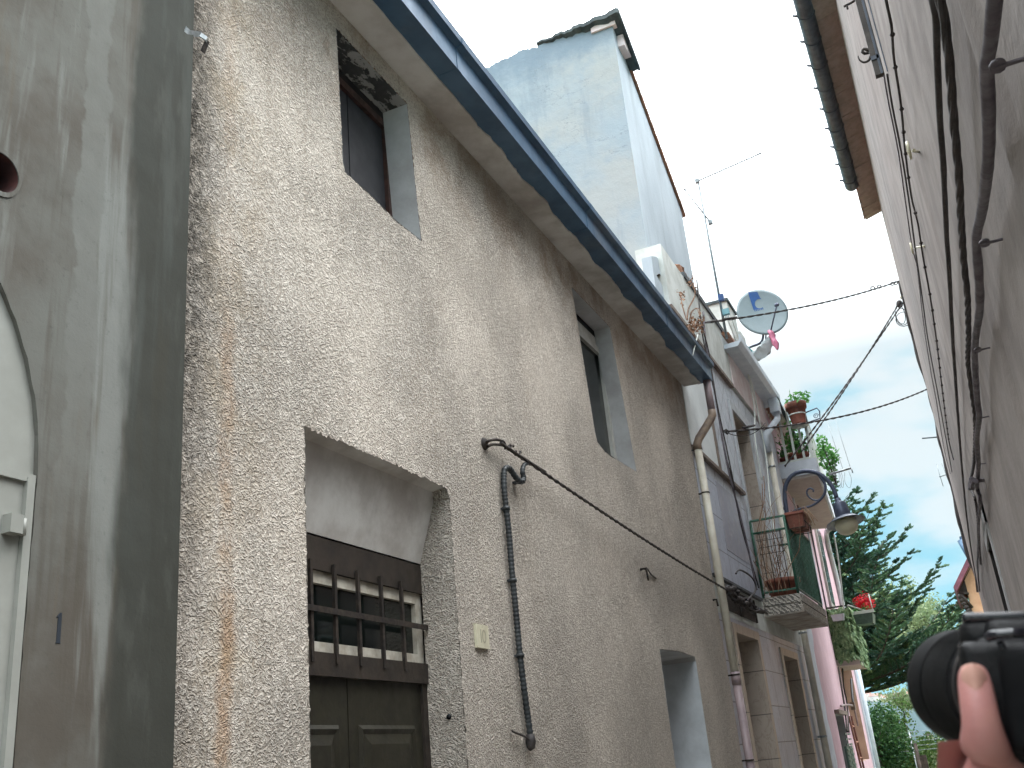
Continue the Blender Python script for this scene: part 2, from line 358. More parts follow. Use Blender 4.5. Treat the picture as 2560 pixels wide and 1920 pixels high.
M['terracotta'] = simple('terracotta', lin(138, 82, 68), lin(114, 68, 56), 12, .75, .2, dirt=(lin(112, 84, 72), .5))
M['lampmetal'] = simple('blue_grey_lamp_iron', lin(78, 86, 104), lin(66, 72, 90), 8, .45, .1, metal=.3)
M['lampshade'] = simple('lamp_shade_enamel', lin(140, 148, 158), lin(122, 130, 142), 6, .4)
t = NT('frosted_lamp_globe'); M['globe'] = t.done(lin(206, 200, 172), .35, **{'Transmission Weight': .0, 'Subsurface Weight': .3, 'Subsurface Radius': (.1, .1, .08)})
M['dish'] = simple('dish_grey_white', lin(122, 138, 143), lin(112, 128, 133), 3, .4)
M['dishblue'] = simple('dish_blue_print', lin(40, 84, 140), lin(34, 76, 130), 5, .5)
M['bluebox'] = simple('blue_plastic_box', lin(70, 100, 150), lin(60, 88, 136), 5, .5)
M['tealbox'] = simple('pale_teal_box', lin(130, 178, 186), lin(116, 162, 172), 5, .5)
def film(name, c):
    t = NT(name); return t.done(t.mix(t.noise(9, 3), c, tuple(v*.7 for v in c[:3])+(1,)), .35, t.bump(t.noise(26, 3, .5, None, 1.0), .8, .01))
M['bagwhite'] = film('white_plastic_bag', lin(200, 214, 218)); M['bagteal'] = film('teal_plastic_bag', lin(40, 138, 140)); M['bagpink'] = film('pink_plastic_bag', lin(214, 130, 160))
def leaf(name, c1, c2, sc=3.0, tr=.25, c3=None):
    t = NT(name); f = t.rng(t.noise(sc, 3, .6), .36, .64)
    col = t.mix(f, c1, c2)
    if c3: col = t.mix(t.rng(t.noise(sc*2.3, 3, .6, t.map((1,1,1),(5,3,1))), .55, .68, 0, .8), col, c3)
    d = t.n('ShaderNodeBsdfTranslucent', {'Color': col}).outputs[0]
    t.t.links.new(col, t.b.inputs['Base Color']); t.b.inputs['Roughness'].default_value = .6; t.b.inputs['Specular IOR Level'].default_value = .3
    ms = t.n('ShaderNodeMixShader', (tr, t.b.outputs[0], d)); t.t.links.new(ms.outputs[0], t.o.inputs[0]); return t.m
M['fir'] = leaf('fir_needles', lin(50, 80, 64), lin(70, 100, 68), .9, .2, lin(104, 120, 72))
M['pale_leaf'] = leaf('pale_yellow_green_leaves', lin(136, 148, 108), lin(112, 132, 96), 1.2, .35, lin(164, 170, 130))
M['ivy'] = leaf('ivy_leaves', lin(42, 78, 44), lin(60, 98, 52), 2.5, .25, lin(84, 122, 60))
M['mid_leaf'] = leaf('mid_green_leaves', lin(92, 124, 60), lin(70, 102, 56), 1.0, .3, lin(134, 150, 72))
M['screen_leaf'] = leaf('artificial_leaf_screen', lin(82, 112, 76), lin(126, 152, 108), 8, .15, lin(158, 178, 132))
M['houseplant'] = leaf('balcony_plant_leaves', lin(70, 126, 62), lin(96, 152, 74), 8, .3)
M['dry'] = simple('dry_brown_stalks', lin(150, 120, 96), lin(112, 88, 74), 30, .9)
M['red_petal'] = leaf('red_geranium_petals', lin(206, 28, 40), lin(178, 16, 44), 14, .25)
M['bark'] = simple('bark', lin(84, 74, 66), lin(58, 50, 46), 9, .9, .8, 30)
M['skin'] = None
t = NT('skin'); f = t.noise(38, 4, .6); g = t.noise(14, 3, .6, t.map((1,1,1), (2,2,2)))
col = t.mix(t.rng(g, .4, .62), lin(190, 142, 134), lin(184, 128, 124)); col = t.mix(t.rng(f, .5, .7, 0, .3), col, lin(194, 148, 134))
M['skin'] = t.done(col, .5, t.bump(t.math('ADD', t.noise(260, 3), t.math('MULTIPLY', t.noise(60, 3), .6)), .25, .0012), **{'Subsurface Weight': .15, 'Subsurface Radius': (.012, .005, .003), 'Subsurface Scale': .6})
M['nail'] = simple('fingernail', lin(212, 166, 152), lin(206, 156, 142), 40, .35)
M['camblack'] = simple('black_camera_plastic', lin(11, 11, 14), lin(14, 14, 17), 20, .5, .2, 400, spec=.3)
M['camrubber'] = simple('black_ribbed_rubber', lin(13, 14, 17), lin(10, 11, 13), 20, .75, spec=.2)
M['camgloss'] = simple('glossy_black_plastic', lin(30, 30, 38), lin(24, 24, 30), 10, .18, spec=.6)
M['camprint'] = simple('pale_print', lin(150, 156, 164), lin(130, 136, 146), 10, .5)
M['sleeve'] = simple('dark_sleeve_cloth', lin(44, 44, 52), lin(34, 34, 40), 30, .9, .4, 200)
M['hill'] = simple('wooded_hill', lin(26, 42, 40), lin(40, 54, 44), .012, .95)
M['orangewall'] = simple('orange_plaster', lin(206, 168, 134), lin(192, 152, 120), 3, .88, .2)
M['maroon'] = simple('maroon_fascia', lin(122, 72, 84), lin(100, 60, 74), 5, .6)
M['townwall'] = simple('town_house_plaster', lin(214, 204, 190), lin(190, 180, 170), .1, .9)
M['townroof'] = simple('town_house_roof', lin(160, 116, 96), lin(140, 104, 90), .1, .9)
M['greenpaint'] = simple('faded_green_shutter_paint', lin(82, 104, 92), lin(66, 84, 76), 10, .55, .2)
M['rust'] = simple('rusty_brown_metal', lin(110, 66, 48), lin(84, 54, 42), 12, .75, .3)
M['rooffelt'] = simple('green_grey_corrugated_sheet', lin(68, 80, 82), lin(50, 60, 64), 6, .7, .4, 30)

t = NT('blue_grey_tower_render'); x, y, z = t.xyz()
f = t.rng(t.noise(.55, 6, .6, t.map((1, 1, 1.2), (0,0,0), (0, .5, 0)), .3), .38, .62)
col = t.mix(f, lin(146, 160, 169), lin(156, 162, 163)); col = t.mix(t.rng(t.noise(2.5, 5, .65), .52, .7, 0, .5), col, lin(136, 152, 163))
e = t.math('ADD', x, t.math('MULTIPLY', t.noise(1.4, 4, .6), .5))
col = t.mix(t.math('MULTIPLY', t.rng(e, -2.36, -2.28), t.rng(z, 9.6, 8.2, 0, 1)), col, lin(150, 146, 140))
rn_ = t.rng(t.noise(3.2, 5, .65, t.map((1, 1, .14))), .52, .68, 0, .5); col = t.mix(rn_, col, lin(122, 136, 146))
col = t.mix(t.math('MULTIPLY', t.rng(t.math('ADD', z, t.math('MULTIPLY', t.noise(2.2, 5, .7), .9)), 11.0, 11.45), .7), col, lin(104, 124, 140))
ck = t.math('ABSOLUTE', t.math('SUBTRACT', t.noise(1.5, 7, .62, t.map((1, 1, 2.6))), .5))
col = t.mix(t.math('MULTIPLY', t.rng(ck, 0, .004, 1, 0), t.rng(t.noise(1.2, 2), .5, .58, 0, .7)), col, lin(70, 74, 78))
M['tower'] = t.done(col, .9, t.bump(t.math('ADD', t.noise(3, 4), t.math('MULTIPLY', t.noise(40, 4), .15)), .7, .02))
t = NT('pale_tower_side'); f = t.rng(t.noise(1.2, 5, .6, t.map((1, 1, .4))), .4, .62)
M['towerside'] = t.done(t.mix(t.rng(t.noise(4, 5, .65, t.map((1, 1, .1))), .5, .7, 0, .55), t.mix(f, lin(172, 184, 192), lin(160, 172, 180)), lin(142, 152, 158)), .9, t.bump(t.noise(5, 5), .5, .01))

rng = random.Random(7)
def jag(pts, step=.012, amp=.0035, rnd=None, plane='x'):
    """walk a closed outline with small irregular steps"""
    rnd = rnd or rng; o = []
    n = len(pts)
    for i in range(n):
        a = Vector(pts[i]); b = Vector(pts[(i+1) % n]); L = (b-a).length; k = max(1, int(L/step))
        nm = Vector((0, (b-a).z, -(b-a).y)).normalized()
        for j in range(k):
            p = a.lerp(b, j/k); o.append(p+nm*rnd.gauss(0, amp)*(1 if j else .5))
    return o
def at_x(pts, x): return [Vector((x, p.y, p.z)) for p in pts]
def band(mb, a, b, smooth=False):
    n = len(a); return mb.add(list(a)+list(b), [(i, (i+1) % n, (i+1) % n+n, i+n) for i in range(n)], smooth)
def leaves(mb, c, rx, ry, rz, n, s, rnd, shell=.0, fold=.35):
    for _ in range(n):
        while True:
            p = Vector((rnd.uniform(-1, 1), rnd.uniform(-1, 1), rnd.uniform(-1, 1)))
            if shell < p.length <= 1: break
        p = Vector((c[0]+p.x*rx, c[1]+p.y*ry, c[2]+p.z*rz)); one_leaf(mb, p, s*rnd.uniform(.6, 1.3), rnd)
def one_leaf(mb, p, s, rnd, d=None, up=None):
    d = d or Vector((rnd.gauss(0, 1), rnd.gauss(0, 1), rnd.gauss(-.2, .8))).normalized()
    q = d.cross(up or Vector((rnd.gauss(0, 1), rnd.gauss(0, 1), rnd.gauss(0, 1)))).normalized(); nn = d.cross(q)
    p = Vector(p); a = p; b = p+d*s*.45+q*s*.3+nn*s*.08; c = p+d*s; e = p+d*s*.45-q*s*.3+nn*s*.08
    mb.add([a, b, c, e], [(0, 1, 2), (0, 2, 3)])

#@@SETTING
# ================================================================== THE SETTING
g = MB(); nx, ny = 8, 30
g.quad((-14, -14, 0), (8, -14, 0), (8, 24, 0), (-14, 24, 0)); struct('street', g, M['street'])
g = MB(); 
gx = [-3000, -600, -150, -40, -14, 8, 40, 150, 600, 3000]; gy = [-60, -14.5, 24, 32, 60, 140, 400, 900, 4000]
def gz(x, y):
    if y <= 24: return -.03 if not (-15 < x < 9) else -.03
    return -.03-min(1, (y-24)/60.)*6.5-max(0, min(1, (y-84)/600))*40
vs = [(x, y, gz(x, y)) for y in gy for x in gx]; n = len(gx)
g.add(vs, [(j*n+i, j*n+i+1, (j+1)*n+i+1, (j+1)*n+i) for j in range(len(gy)-1) for i in range(n-1)])
struct('ground', g, M['ground'])
# wooded ridge far beyond the valley
g = MB(); rr = random.Random(3); K = 160; JR = 26
HD = 1500.0
def ridge(x, j):
    f = j/(JR-1.); top = 118+34*mnoise.noise(Vector((x*.0016, 3.1, 0)))+14*mnoise.noise(Vector((x*.006, 9.0, 0)))
    return HD-420+640*f, -60+top*math.sin(f*math.pi*.62)*1.02+7*mnoise.noise(Vector((x*.012, f*6, 1)))
for i in range(K):
    x = -2200+i*27.
    for j in range(JR):
        yy, zz = ridge(x, j); g.v.append(Vector((x, yy, zz)))
for i in range(K-1):
    for j in range(JR-1):
        g.f.append((i*JR+j, (i+1)*JR+j, (i+1)*JR+j+1, i*JR+j+1)); g.sm.append(True)
struct('hill', g, M['hill'])

#@@GREY
# ================================================================== GREY CEMENT HOUSE (nearest on the left)
GX = W+.05
b = empty('cement_house', 'weathered grey cement house wall with a dark damp edge, nearest on the left', 'house', (W, 0, 0))
yb = A(463, 0, x=GX).y; yb2 = HY0+.012
arch = []
ac_y, ac_r = 1.10, 1.0
# arched doorway: spring line near z 2.45, right jamb at y ~2.09
jy = A(60, 1600, x=GX).y; sz = A(82, 1180, x=GX).z; topz = A(0, 800, x=GX)
R_ = .885; cyv = jy-R_
out = [(GX, jy, .02), (GX, jy, sz)]
for k in range(1, 24):
    a = math.pi*k/24; out.append((GX, cyv+R_*math.cos(a), sz+R_*math.sin(a)))
out += [(GX, cyv-R_, sz), (GX, cyv-R_, .02)]
outj = jag(out, .03, .0012)
vc = A(0, 430, x=GX); vr = .065
vent = [(GX, vc.y+vr*math.cos(a), vc.z+vr*math.sin(a)) for a in [2*math.pi*k/28 for k in range(28)]]
mb = MB(); mb.poly([(GX, -4, 0), (GX, HY0+.012, 0), (GX, HY0+.012, 7.6), (GX, -4, 7.6)], [outj, vent])
mb.quad((GX, HY0+.012, 0), (GX, HY0+.012, 7.6), (W-.3, HY0+.012, 7.6), (W-.3, HY0+.012, 0))
mb.box((W-4, -4, 0), (W-.32, HY0+.01, 7.6))
part('wall', mb, M['cement'], b)
mb = MB(); mb.sweep([(W+.35, 7.62), (W-4.2, 8.9), (W-4.2, 9.05), (W+.35, 7.75)], -4.2, HY0+.01); part('roof', mb, M['rooftile'], b)
mb = MB(); band(mb, [Vector(p) for p in out], at_x([Vector(p) for p in out], GX-.05)); part('door_reveal', mb, M['cement'], b)
mb = MB(); band(mb, vent, [(GX-.16, p[1]*.0+vc.y+(p[1]-vc.y)*.75, vc.z+(p[2]-vc.z)*.75) for p in vent], True)
mb.lathe([(vr*.74, 0), (vr*.74, -.01), (0.0, -.012)], (GX-.15, vc.y, vc.z), (1, 0, 0), 20)
part('vent_hole', mb, M['ventdark'], b, 'round hole lined with dark red clay pipe')
mb = MB()
ring = [(GX+.004, vc.y+(vr+.012)*math.cos(a)*(1+.05*math.sin(3*a)), vc.z+(vr+.016)*math.sin(a)) for a in [2*math.pi*k/28 for k in range(28)]]
band(mb, [(GX+.004, p[1], p[2]) for p in vent], ring); band(mb, ring, [(GX-.01, p[1], p[2]) for p in ring]); part('vent_collar', mb, M['cement'], b)
# white metal door inside the arch
dx = GX-.016
def inner(s): 
    o = [(dx, jy-s, .02), (dx, jy-s, sz)]
    for k in range(1, 24):
        a = math.pi*k/24; o.append((dx, cyv+(R_-s)*math.cos(a), sz+(R_-s)*math.sin(a)))
    return o+[(dx, cyv-R_+s, sz), (dx, cyv-R_+s, .02)]
fan = inner(-.01)
mb = MB(); mb.prism(fan, (-.03, 0, 0)); d = part('door', mb, M['doorwhite'], b, 'white metal arched door')
mb = MB(); tz = A(40, 1190, x=dx).z
mb.box((dx, cyv-R_, tz-.012), (dx+.012, jy, tz+.012)); mb.box((dx, jy-.03, .02), (dx+.016, jy-.004, tz)); mb.box((dx, jy-.17, .02), (dx+.01, jy-.16, tz-.05))
part('door_frame', mb, M['doorwhite'], d)
h0 = A(20, 1280, x=dx+.02); h1 = A(62, 1340, x=dx+.02)
mb = MB(); mb.box((dx+.0, h0.y, h1.z), (dx+.035, h0.y+.042, h0.z-.004)); mb.tube([(dx+.022, h0.y+.052, h1.z), (dx+.022, h0.y+.052, h0.z-.01)], .009, 10)
part('hinge', mb, M['doorwhite'], d)
# painted house number 1
n0 = A(147, 1570, x=GX)
mb = MB(); X = GX+.002; hh = .043; ww = .0065
prof = [(-ww, -hh*.86), (-ww*1.3, -hh), (ww*1.2, -hh), (ww, -hh*.85), (ww, hh), (0, hh), (-ww*1.9, hh*.66), (-ww*.9, hh*.70)]
mb.prism([(X, n0.y+a, n0.z+c) for a, c in prof], (-.004, 0, 0)); part('house_number', mb, M['ink'], b, 'black painted number 1')

#@@STUCCO
# ================================================================== STUCCO HOUSE
YE = A(1700, 957, x=W).y+.05; ZT = A(1700, 957, x=W).z
b = empty('stucco_house', 'two storey house in rough beige stucco with a blue steel gutter', 'house', (W, 7, 0))
def O(*pts): return [A(px, py, x=W) for px, py in pts]
w1 = O((840, 69), (1018, 259), (1054, 603), (985, 548), (930, 492), (880, 446), (862, 430), (857, 400))
w2 = O((1429, 717), (1524, 816), (1592, 1180), (1536, 1146), (1514, 1131), (1493, 1105), (1487, 1078))
y0, y1 = A(760, 1066, x=W).y, 4.775; zt = A(760, 1066, x=W).z
dr = [Vector((W, y0, 0)), Vector((W, y0, zt)), Vector((W, (y0+y1)/2, zt+.008)), Vector((W, y1-.04, zt+.004)), Vector((W, y1, zt-.05)), Vector((W, y1-.01, 1.9)), Vector((W, y1-.01, 0))]
p3a, p3b = A(1649, 1622, x=W), A(1738, 1641, x=W)
w3 = [Vector((W, p3a.y-.02, .9)), Vector((W, p3a.y, p3a.z)), Vector((W, (p3a.y+p3b.y)/2, p3a.z+.02)), Vector((W, p3b.y-.02, p3b.z)), Vector((W, p3b.y, p3b.z-.04)), Vector((W, p3b.y, .9))]
J = [jag(w1), jag(w2), jag(dr[:], .014, .0045), jag(w3)]
mb = MB(); YEl = YE-.02
edge_r = [(W, YE+rng.gauss(0, .006), k*.02) for k in range(1, int((ZT)/.02))]
mb.poly([(W, HY0, 0), (W, YE, 0)]+edge_r+[(W, YE, ZT), (W, HY0, ZT)], J)
mb.quad((W, YE, 0), (W, YE, ZT), (W-4, YE, ZT+1.4), (W-4, YE, 0))
mb.quad((W-4, HY0, 0), (W-4, YE, 0), (W-4, YE, ZT+1.4), (W-4, HY0, ZT+1.4))
mb.quad((W, HY0, 0), (W-4, HY0, 0), (W-4, HY0, ZT+1.4), (W, HY0, ZT))
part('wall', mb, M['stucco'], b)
def shrink(o, d=.005):
    c = sum((Vector(p) for p in o), Vector())/len(o)
    return [Vector(p)+(c-Vector(p)).normalized()*d for p in o]
def reveal(o, xb, top_mat, side_mat, names=('lintel', 'reveal')):
    o = shrink(o)
    a = at_x(o, W); c = at_x(o, xb); n = len(a); zc = sum(p.z for p in o)/n; zm = max(p.z for p in o)
    lt, sdm = MB(), MB()
    for i in range(n):
        j = (i+1) % n; mid = (a[i]+a[j])/2
        # the underside of the head against the sides and sill
        head = HEAD(o, mid)
        (lt if head else sdm).add([a[i], a[j], c[j], c[i]], [(0, 1, 2, 3)])
    r = part(names[1], sdm, side_mat, b); part(names[0], lt, top_mat, b); return r
zh1 = w1[0].z
HEAD = lambda o, m: m.z > max(p.z for p in o)-.045
reveal(w1, W-.172, M['peel'], M['reveal'])
reveal(w2, W-.155, M['reveal'], M['reveal'])
HEAD = lambda o, m: m.z > max(p.z for p in o)-.05
reveal(w3, W-.45, M['reveal'], M['reveal_pale'], ('niche_head', 'niche_reveal'))
mb = MB(); mb.box((W-.5, w3[0].y-.1, .8), (W-.44, w3[-1].y+.1, w3[1].z+.1)); part('niche_back', mb, M['reveal'], b)
# upper left window: charcoal leaf in a red-brown frame
ya, yb_ = w1[0].y, w1[2].y; za, zb = min(p.z for p in w1), w1[0].z
xb = W-.172
mb = MB(); fz0, fz1, fy0, fy1 = za-.05, zb-.055, ya-.03, yb_+.03
for lo, hi in (((xb-.03, fy0, fz0), (xb+.0, fy1, fz0+.09)), ((xb-.03, fy0, fz1-.05), (xb+.0, fy1, fz1)), ((xb-.03, fy0, fz0+.09), (xb, fy0+.06, fz1-.05)), ((xb-.03, yb_-.055, fz0+.09), (xb, fy1, fz1-.05))): mb.box(lo, hi)
wd = part('window', mb, M['redbrown'], b, 'upper window closed by a dark leaf in a red-brown frame')
mb = MB(); mb.box((xb-.06, fy0+.06, fz0+.09), (xb-.025, yb_-.055, fz1-.05)); mb.box((xb-.027, (fy0+yb_)/2-.006, fz0+.09), (xb-.02, (fy0+yb_)/2+.006, fz1-.05)); part('shutter_leaf', mb, M['shutter'], wd)
mb = MB(); mb.box((xb-.03, fy0, fz1), (xb-.004, fy1, zb+.02)); part('frame_gap', mb, M['bronze'], wd)
# second window: white frame, dark pane
ya, yb_ = w2[0].y, w2[2].y; za, zb = min(p.z for p in w2)-.03, w2[0].z
xb = W-.155; y_in = A(1488, 900, x=xb).y
mb = MB(); t_ = .085
mb.box((xb-.04, ya-.05, zb-.16), (xb, yb_+.03, zb-.07)); mb.box((xb-.04, ya-.05, za), (xb, yb_+.03, za+.08)); mb.box((xb-.04, yb_-.07, za+.08), (xb, yb_+.03, zb-.16)); mb.box((xb-.04, ya-.05, za+.08), (xb, ya+.02, zb-.16))
mb.box((xb-.03, yb_-.145, za+.08), (xb+.012, yb_-.08, zb-.16)); mb.box((xb-.03, ya+.02, zb-.225), (xb+.012, yb_-.145, zb-.165))
wd = part('window', mb, M['whiteframe'], b, 'second upper window with a white frame and dark pane')
mb = MB(); mb.box((xb-.05, ya-.02, za+.06), (xb-.02, yb_-.14, zb-.2)); part('pane', mb, M['darkglass'], wd)
mb = MB(); mb.box((xb-.04, ya-.05, zb-.07), (xb-.02, yb_+.03, zb+.02)); part('roller_slot', mb, M['shutter'], wd)
# front door, splayed head
DXp = W-.2
o = shrink(dr); mb = MB(); a = at_x(o, W); c = at_x(o, DXp); n = len(o)
for i in range(n):
    j = (i+1) % n; m_ = (a[i]+a[j])/2
    if m_.z < zt-.02 and m_.z > .01: mb.add([a[i], a[j], c[j], c[i]], [(0, 1, 2, 3)])
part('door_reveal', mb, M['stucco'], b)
zs = A(1046, 1413, x=DXp).z; zc_ = zt-.02
mb = MB(); mb.quad((W-.001, y0-.02, zt+.006), (W-.001, y1+.02, zt+.006), (W-.085, y1+.02, zt-.006), (W-.085, y0-.02, zt-.006))
mb.add([(W-.085, y0-.02, zt-.006), (W-.085, y1+.02, zt-.006), (DXp-.002, y1+.02, zs+.01), (DXp-.002, y0-.02, zs+.01)], [(0, 1, 2, 3)]); part('door_head', mb, M['soffit'], b)
mb = MB(); fr = DXp
tz0, tz1 = A(1060, 1660, x=DXp).z, zs          # transom light
mb.box((fr-.05, y0-.03, tz1-.15), (fr+.0, y1+.02, tz1)); mb.box((fr-.05, y0-.03, tz0-.10), (fr+.012, y1+.02, tz0+.0)); mb.box((fr-.05, y1-.06, 0), (fr-.002, y1+.02, tz0-.10)); mb.box((fr-.05, y0-.03, 0), (fr-.002, y0+.03, tz0-.10))
dd = part('door', mb, M['darkwood'], b, 'dark double door with a barred light above')
mb = MB(); q0, q1 = tz0, tz1-.15
mb.box((fr-.05, y0-.02, q1-.055), (fr-.02, y1+.01, q1)); mb.box((fr-.05, y0-.02, q0), (fr-.02, y1+.01, q0+.05)); mb.box((fr-.05, y1-.055, q0+.05), (fr-.02, y1+.01, q1-.055)); mb.box((fr-.05, y0-.02, q0+.05), (fr-.02, y0+.03, q1-.055))
part('transom_frame', mb, M['whitewood'], dd)
mb = MB(); mb.box((fr-.06, y0, q0+.03), (fr-.045, y1-.03, q1-.03)); part('transom_pane', mb, M['darkglass'], dd)
mb = MB(); bw = .0095
bars = [A(px, 1560, x=fr+.01).y for px in (777, 838, 897, 955, 1006)]
for yy in bars: mb.box((fr+.004, yy-bw, q0-.045), (fr+.02, yy+bw, q1+.035))
zc = (q0+q1)/2; mb.box((fr+.0205, y0-.01, zc-.013), (fr+.0275, y1-.012, zc+.013))
part('transom_bars', mb, M['iron'], dd)
# the two leaves with raised panels
ys = A(878, 1780, x=fr).y
for (l0, l1) in ((y0+.03, ys-.004), (ys+.004, y1-.06)):
    mb = MB(); mb.box((fr-.05, l0, .02), (fr-.018, l1, tz0-.10))
    for (pz0, pz1) in ((tz0-.86, tz0-.30), (.2, tz0-1.0)):
        m_ = .075
        p0 = [Vector((fr-.017, l0+m_, pz0)), Vector((fr-.017, l1-m_, pz0)), Vector((fr-.017, l1-m_, pz1)), Vector((fr-.017, l0+m_, pz1))]
        def ins(P, d, x):
            return [Vector((x, P[0].y+d, P[0].z+d)), Vector((x, P[1].y-d, P[1].z+d)), Vector((x, P[2].y-d, P[2].z-d)), Vector((x, P[3].y+d, P[3].z-d))]
        r1 = ins(p0, .018, fr-.004); r2 = ins(p0, .04, fr-.014); r3 = ins(p0, .085, fr-.001)
        band(mb, p0, r1); band(mb, r1, r2); band(mb, r2, r3); mb.add(r3, [(0, 1, 2, 3)])
    part('door_leaf', mb, M['olivewood'], dd)
# eave: thin plaster soffit with a ragged lip, box gutter, tiled roof
mb = MB(); GI, GO = -2.19, -2.065; n = 260; er = []
for k in range(n+1):
    yy = HY0+(YE+.1-HY0)*k/n
    sc = .012*math.sin(yy*8.2+1.5*mnoise.noise(Vector((yy, 0, 0))))+.02*mnoise.noise(Vector((yy*5, 2, 0)))+.008*mnoise.noise(Vector((yy*24, 3, 0)))
    if yy < 5.2: sc *= .25
    er.append((GI-.015+sc, yy))
for k in range(n):
    for (z_, ) in ((ZT,),):
        a0, a1 = er[k], er[k+1]
        mb.quad((W-.02, a0[1], z_), (W-.02, a1[1], z_), (a1[0], a1[1], z_-.012), (a0[0], a0[1], z_-.012))
        mb.quad((a0[0], a0[1], z_-.012), (a1[0], a1[1], z_-.012), (a1[0], a1[1], z_+.02), (a0[0], a0[1], z_+.02))
part('soffit', mb, M['soffit'], b)
z0 = ZT+.005; ge = A(1781, 954, x=-2.065).y+.02
prof = [(GI-.05, z0), (GO, z0), (GO, z0+.155), (GO+.045, z0+.17), (GO+.05, z0+.215), (GO+.035, z0+.215), (GO+.03, z0+.185), (GO-.012, z0+.17), (GO-.012, z0+.015), (GI-.035, z0+.015), (GI-.035, z0+.15), (GI-.05, z0+.15)]
mb = MB(); mb.sweep(prof, HY0-.0, ge); mb.box((GI-.03, ge-.006, z0+.016), (GO-.013, ge-.001, z0+.15)); gto = part('gutter', mb, M['gutter'], b)
for ys_ in (4.62, 6.9, 9.2):
    mb = MB(); op = [(x+.0035*(1 if x > GI else -1), z_-.0035) for x, z_ in prof[:5]]; mb.sweep(op+[(x-.002, z_) for x, z_ in reversed(prof[:5])], ys_, ys_+.045); part('gutter_joint', mb, M['gutter'], gto)
mb = MB(); nr_ = 60
for k in range(nr_):
    ya, yb_ = HY0+(ge-HY0)*k/nr_, HY0+(ge-HY0)*(k+1)/nr_; ym = (ya+yb_)/2
    for (u0, u1, h0, h1) in ((ya, ym, 0, .05), (ym, yb_, .05, 0)):
        mb.quad((GI-.04, u0, z0+.14+h0), (GI-.04, u1, z0+.14+h1), (W-4.1, u1, z0+1.62+h1), (W-4.1, u0, z0+1.62+h0))
part('roof', mb, M['rooftile'], b)
# house number plate
c_ = A(1200, 1592, x=W); mb = MB(); hw, hh = .075, .062
mb.box((W+.002, c_.y-hw, c_.z-hh), (W+.018, c_.y+hw, c_.z+hh)); npz = part('number_plate', mb, M['tile_num'], b, 'cream ceramic house number plate')
mb = MB()
def ringstroke(mb, X, cy, cz, ry, rz, w, n=20):
    for k in range(n):
        a0, a1 = 2*math.pi*k/n, 2*math.pi*(k+1)/n
        mb.quad((X, cy+ry*math.cos(a0), cz+rz*math.sin(a0)), (X, cy+ry*math.cos(a1), cz+rz*math.sin(a1)), (X, cy+(ry-w)*math.cos(a1), cz+(rz-w)*math.sin(a1)), (X, cy+(ry-w)*math.cos(a0), cz+(rz-w)*math.sin(a0)))
mb.box((W+.0185, c_.y-.028, c_.z-.034), (W+.0195, c_.y-.022, c_.z+.036)); ringstroke(mb, W+.0195, c_.y+.012, c_.z, .024, .036, .008)
part('number', mb, M['tile_ink'], npz)
# door bell button on the reveal
mb = MB(); q = A(1123, 1792, y=y1-.014); mb.lathe([(.014, 0), (.013, .012), (0, .014)], (q.x, y1-.008, q.z), (0, -1, 0), 14)
part('bell_button', mb, M['camblack'], b)

#@@STUCCOTHINGS
# downpipe at the far corner of the stucco house
px = W+.075
dp = empty('downpipe', 'cream downpipe with a brown stained elbow under the blue gutter end', 'pipe', (px, YE, 0))
P = [A(1768, 958, x=-2.12), A(1771, 1010, x=-2.12), A(1768, 1042, x=-2.14), A(1745, 1075, x=-2.24), A(1740, 1100, x=-2.27)]
pt = A(1768, 962, x=-2.12); top = Vector((-2.12, pt.y, ZT)); 
yb_ = YE-.02
e1 = Vector((-2.12, pt.y, A(1771, 1040, y=pt.y).z)); e2 = Vector((px, A(1743, 1110, x=px).y, A(1743, 1110, x=px).z))
pr = .043
mb = MB(); mb.tube([top, e1+Vector((0, 0, .05))], pr, 16); part('upper_pipe', mb, M['mauve_pipe'], dp)
mb = MB(); mb.tube([e1+Vector((0, 0, .06)), e1, e1.lerp(e2, .12)+Vector((0, 0, -.01)), e1.lerp(e2, .88)+Vector((0, 0, .02)), e2, e2-Vector((0, 0, .07))], pr*1.08, 16); part('elbow', mb, M['copper'], dp)
lo = Vector((px, A(1876, 1920, x=px).y, 0))
lo = Vector((px, e2.y+.02, 0))
mb = MB(); mb.tube([e2-Vector((0, 0, .05)), Vector((px, e2.y+.01, A(1853, 1690, x=px).z))], pr, 16); part('lower_pipe', mb, M['cream_pipe'], dp)
mb = MB(); zj = A(1853, 1690, x=px).z; mb.tube([(px, e2.y+.01, zj+.03), (px, e2.y+.01, zj-.10)], pr*1.12, 16); mb.tube([(px, e2.y+.01, zj-.1), lo], pr*1.0, 16); part('foot_pipe', mb, M['mauve_pipe'], dp)
for pz in (e2.z-.06, A(1763, 1232, x=px).z, A(1853, 1690, x=px).z, A(1876, 1900, x=px).z):
    mb = MB(); mb.tube([(px, e2.y+.005, pz-.008), (px, e2.y+.005, pz+.008)], pr*1.13, 16); mb.box((W, e2.y-.004, pz-.008), (px-.03, e2.y+.014, pz+.008)); part('clamp', mb, M['iron'], dp)
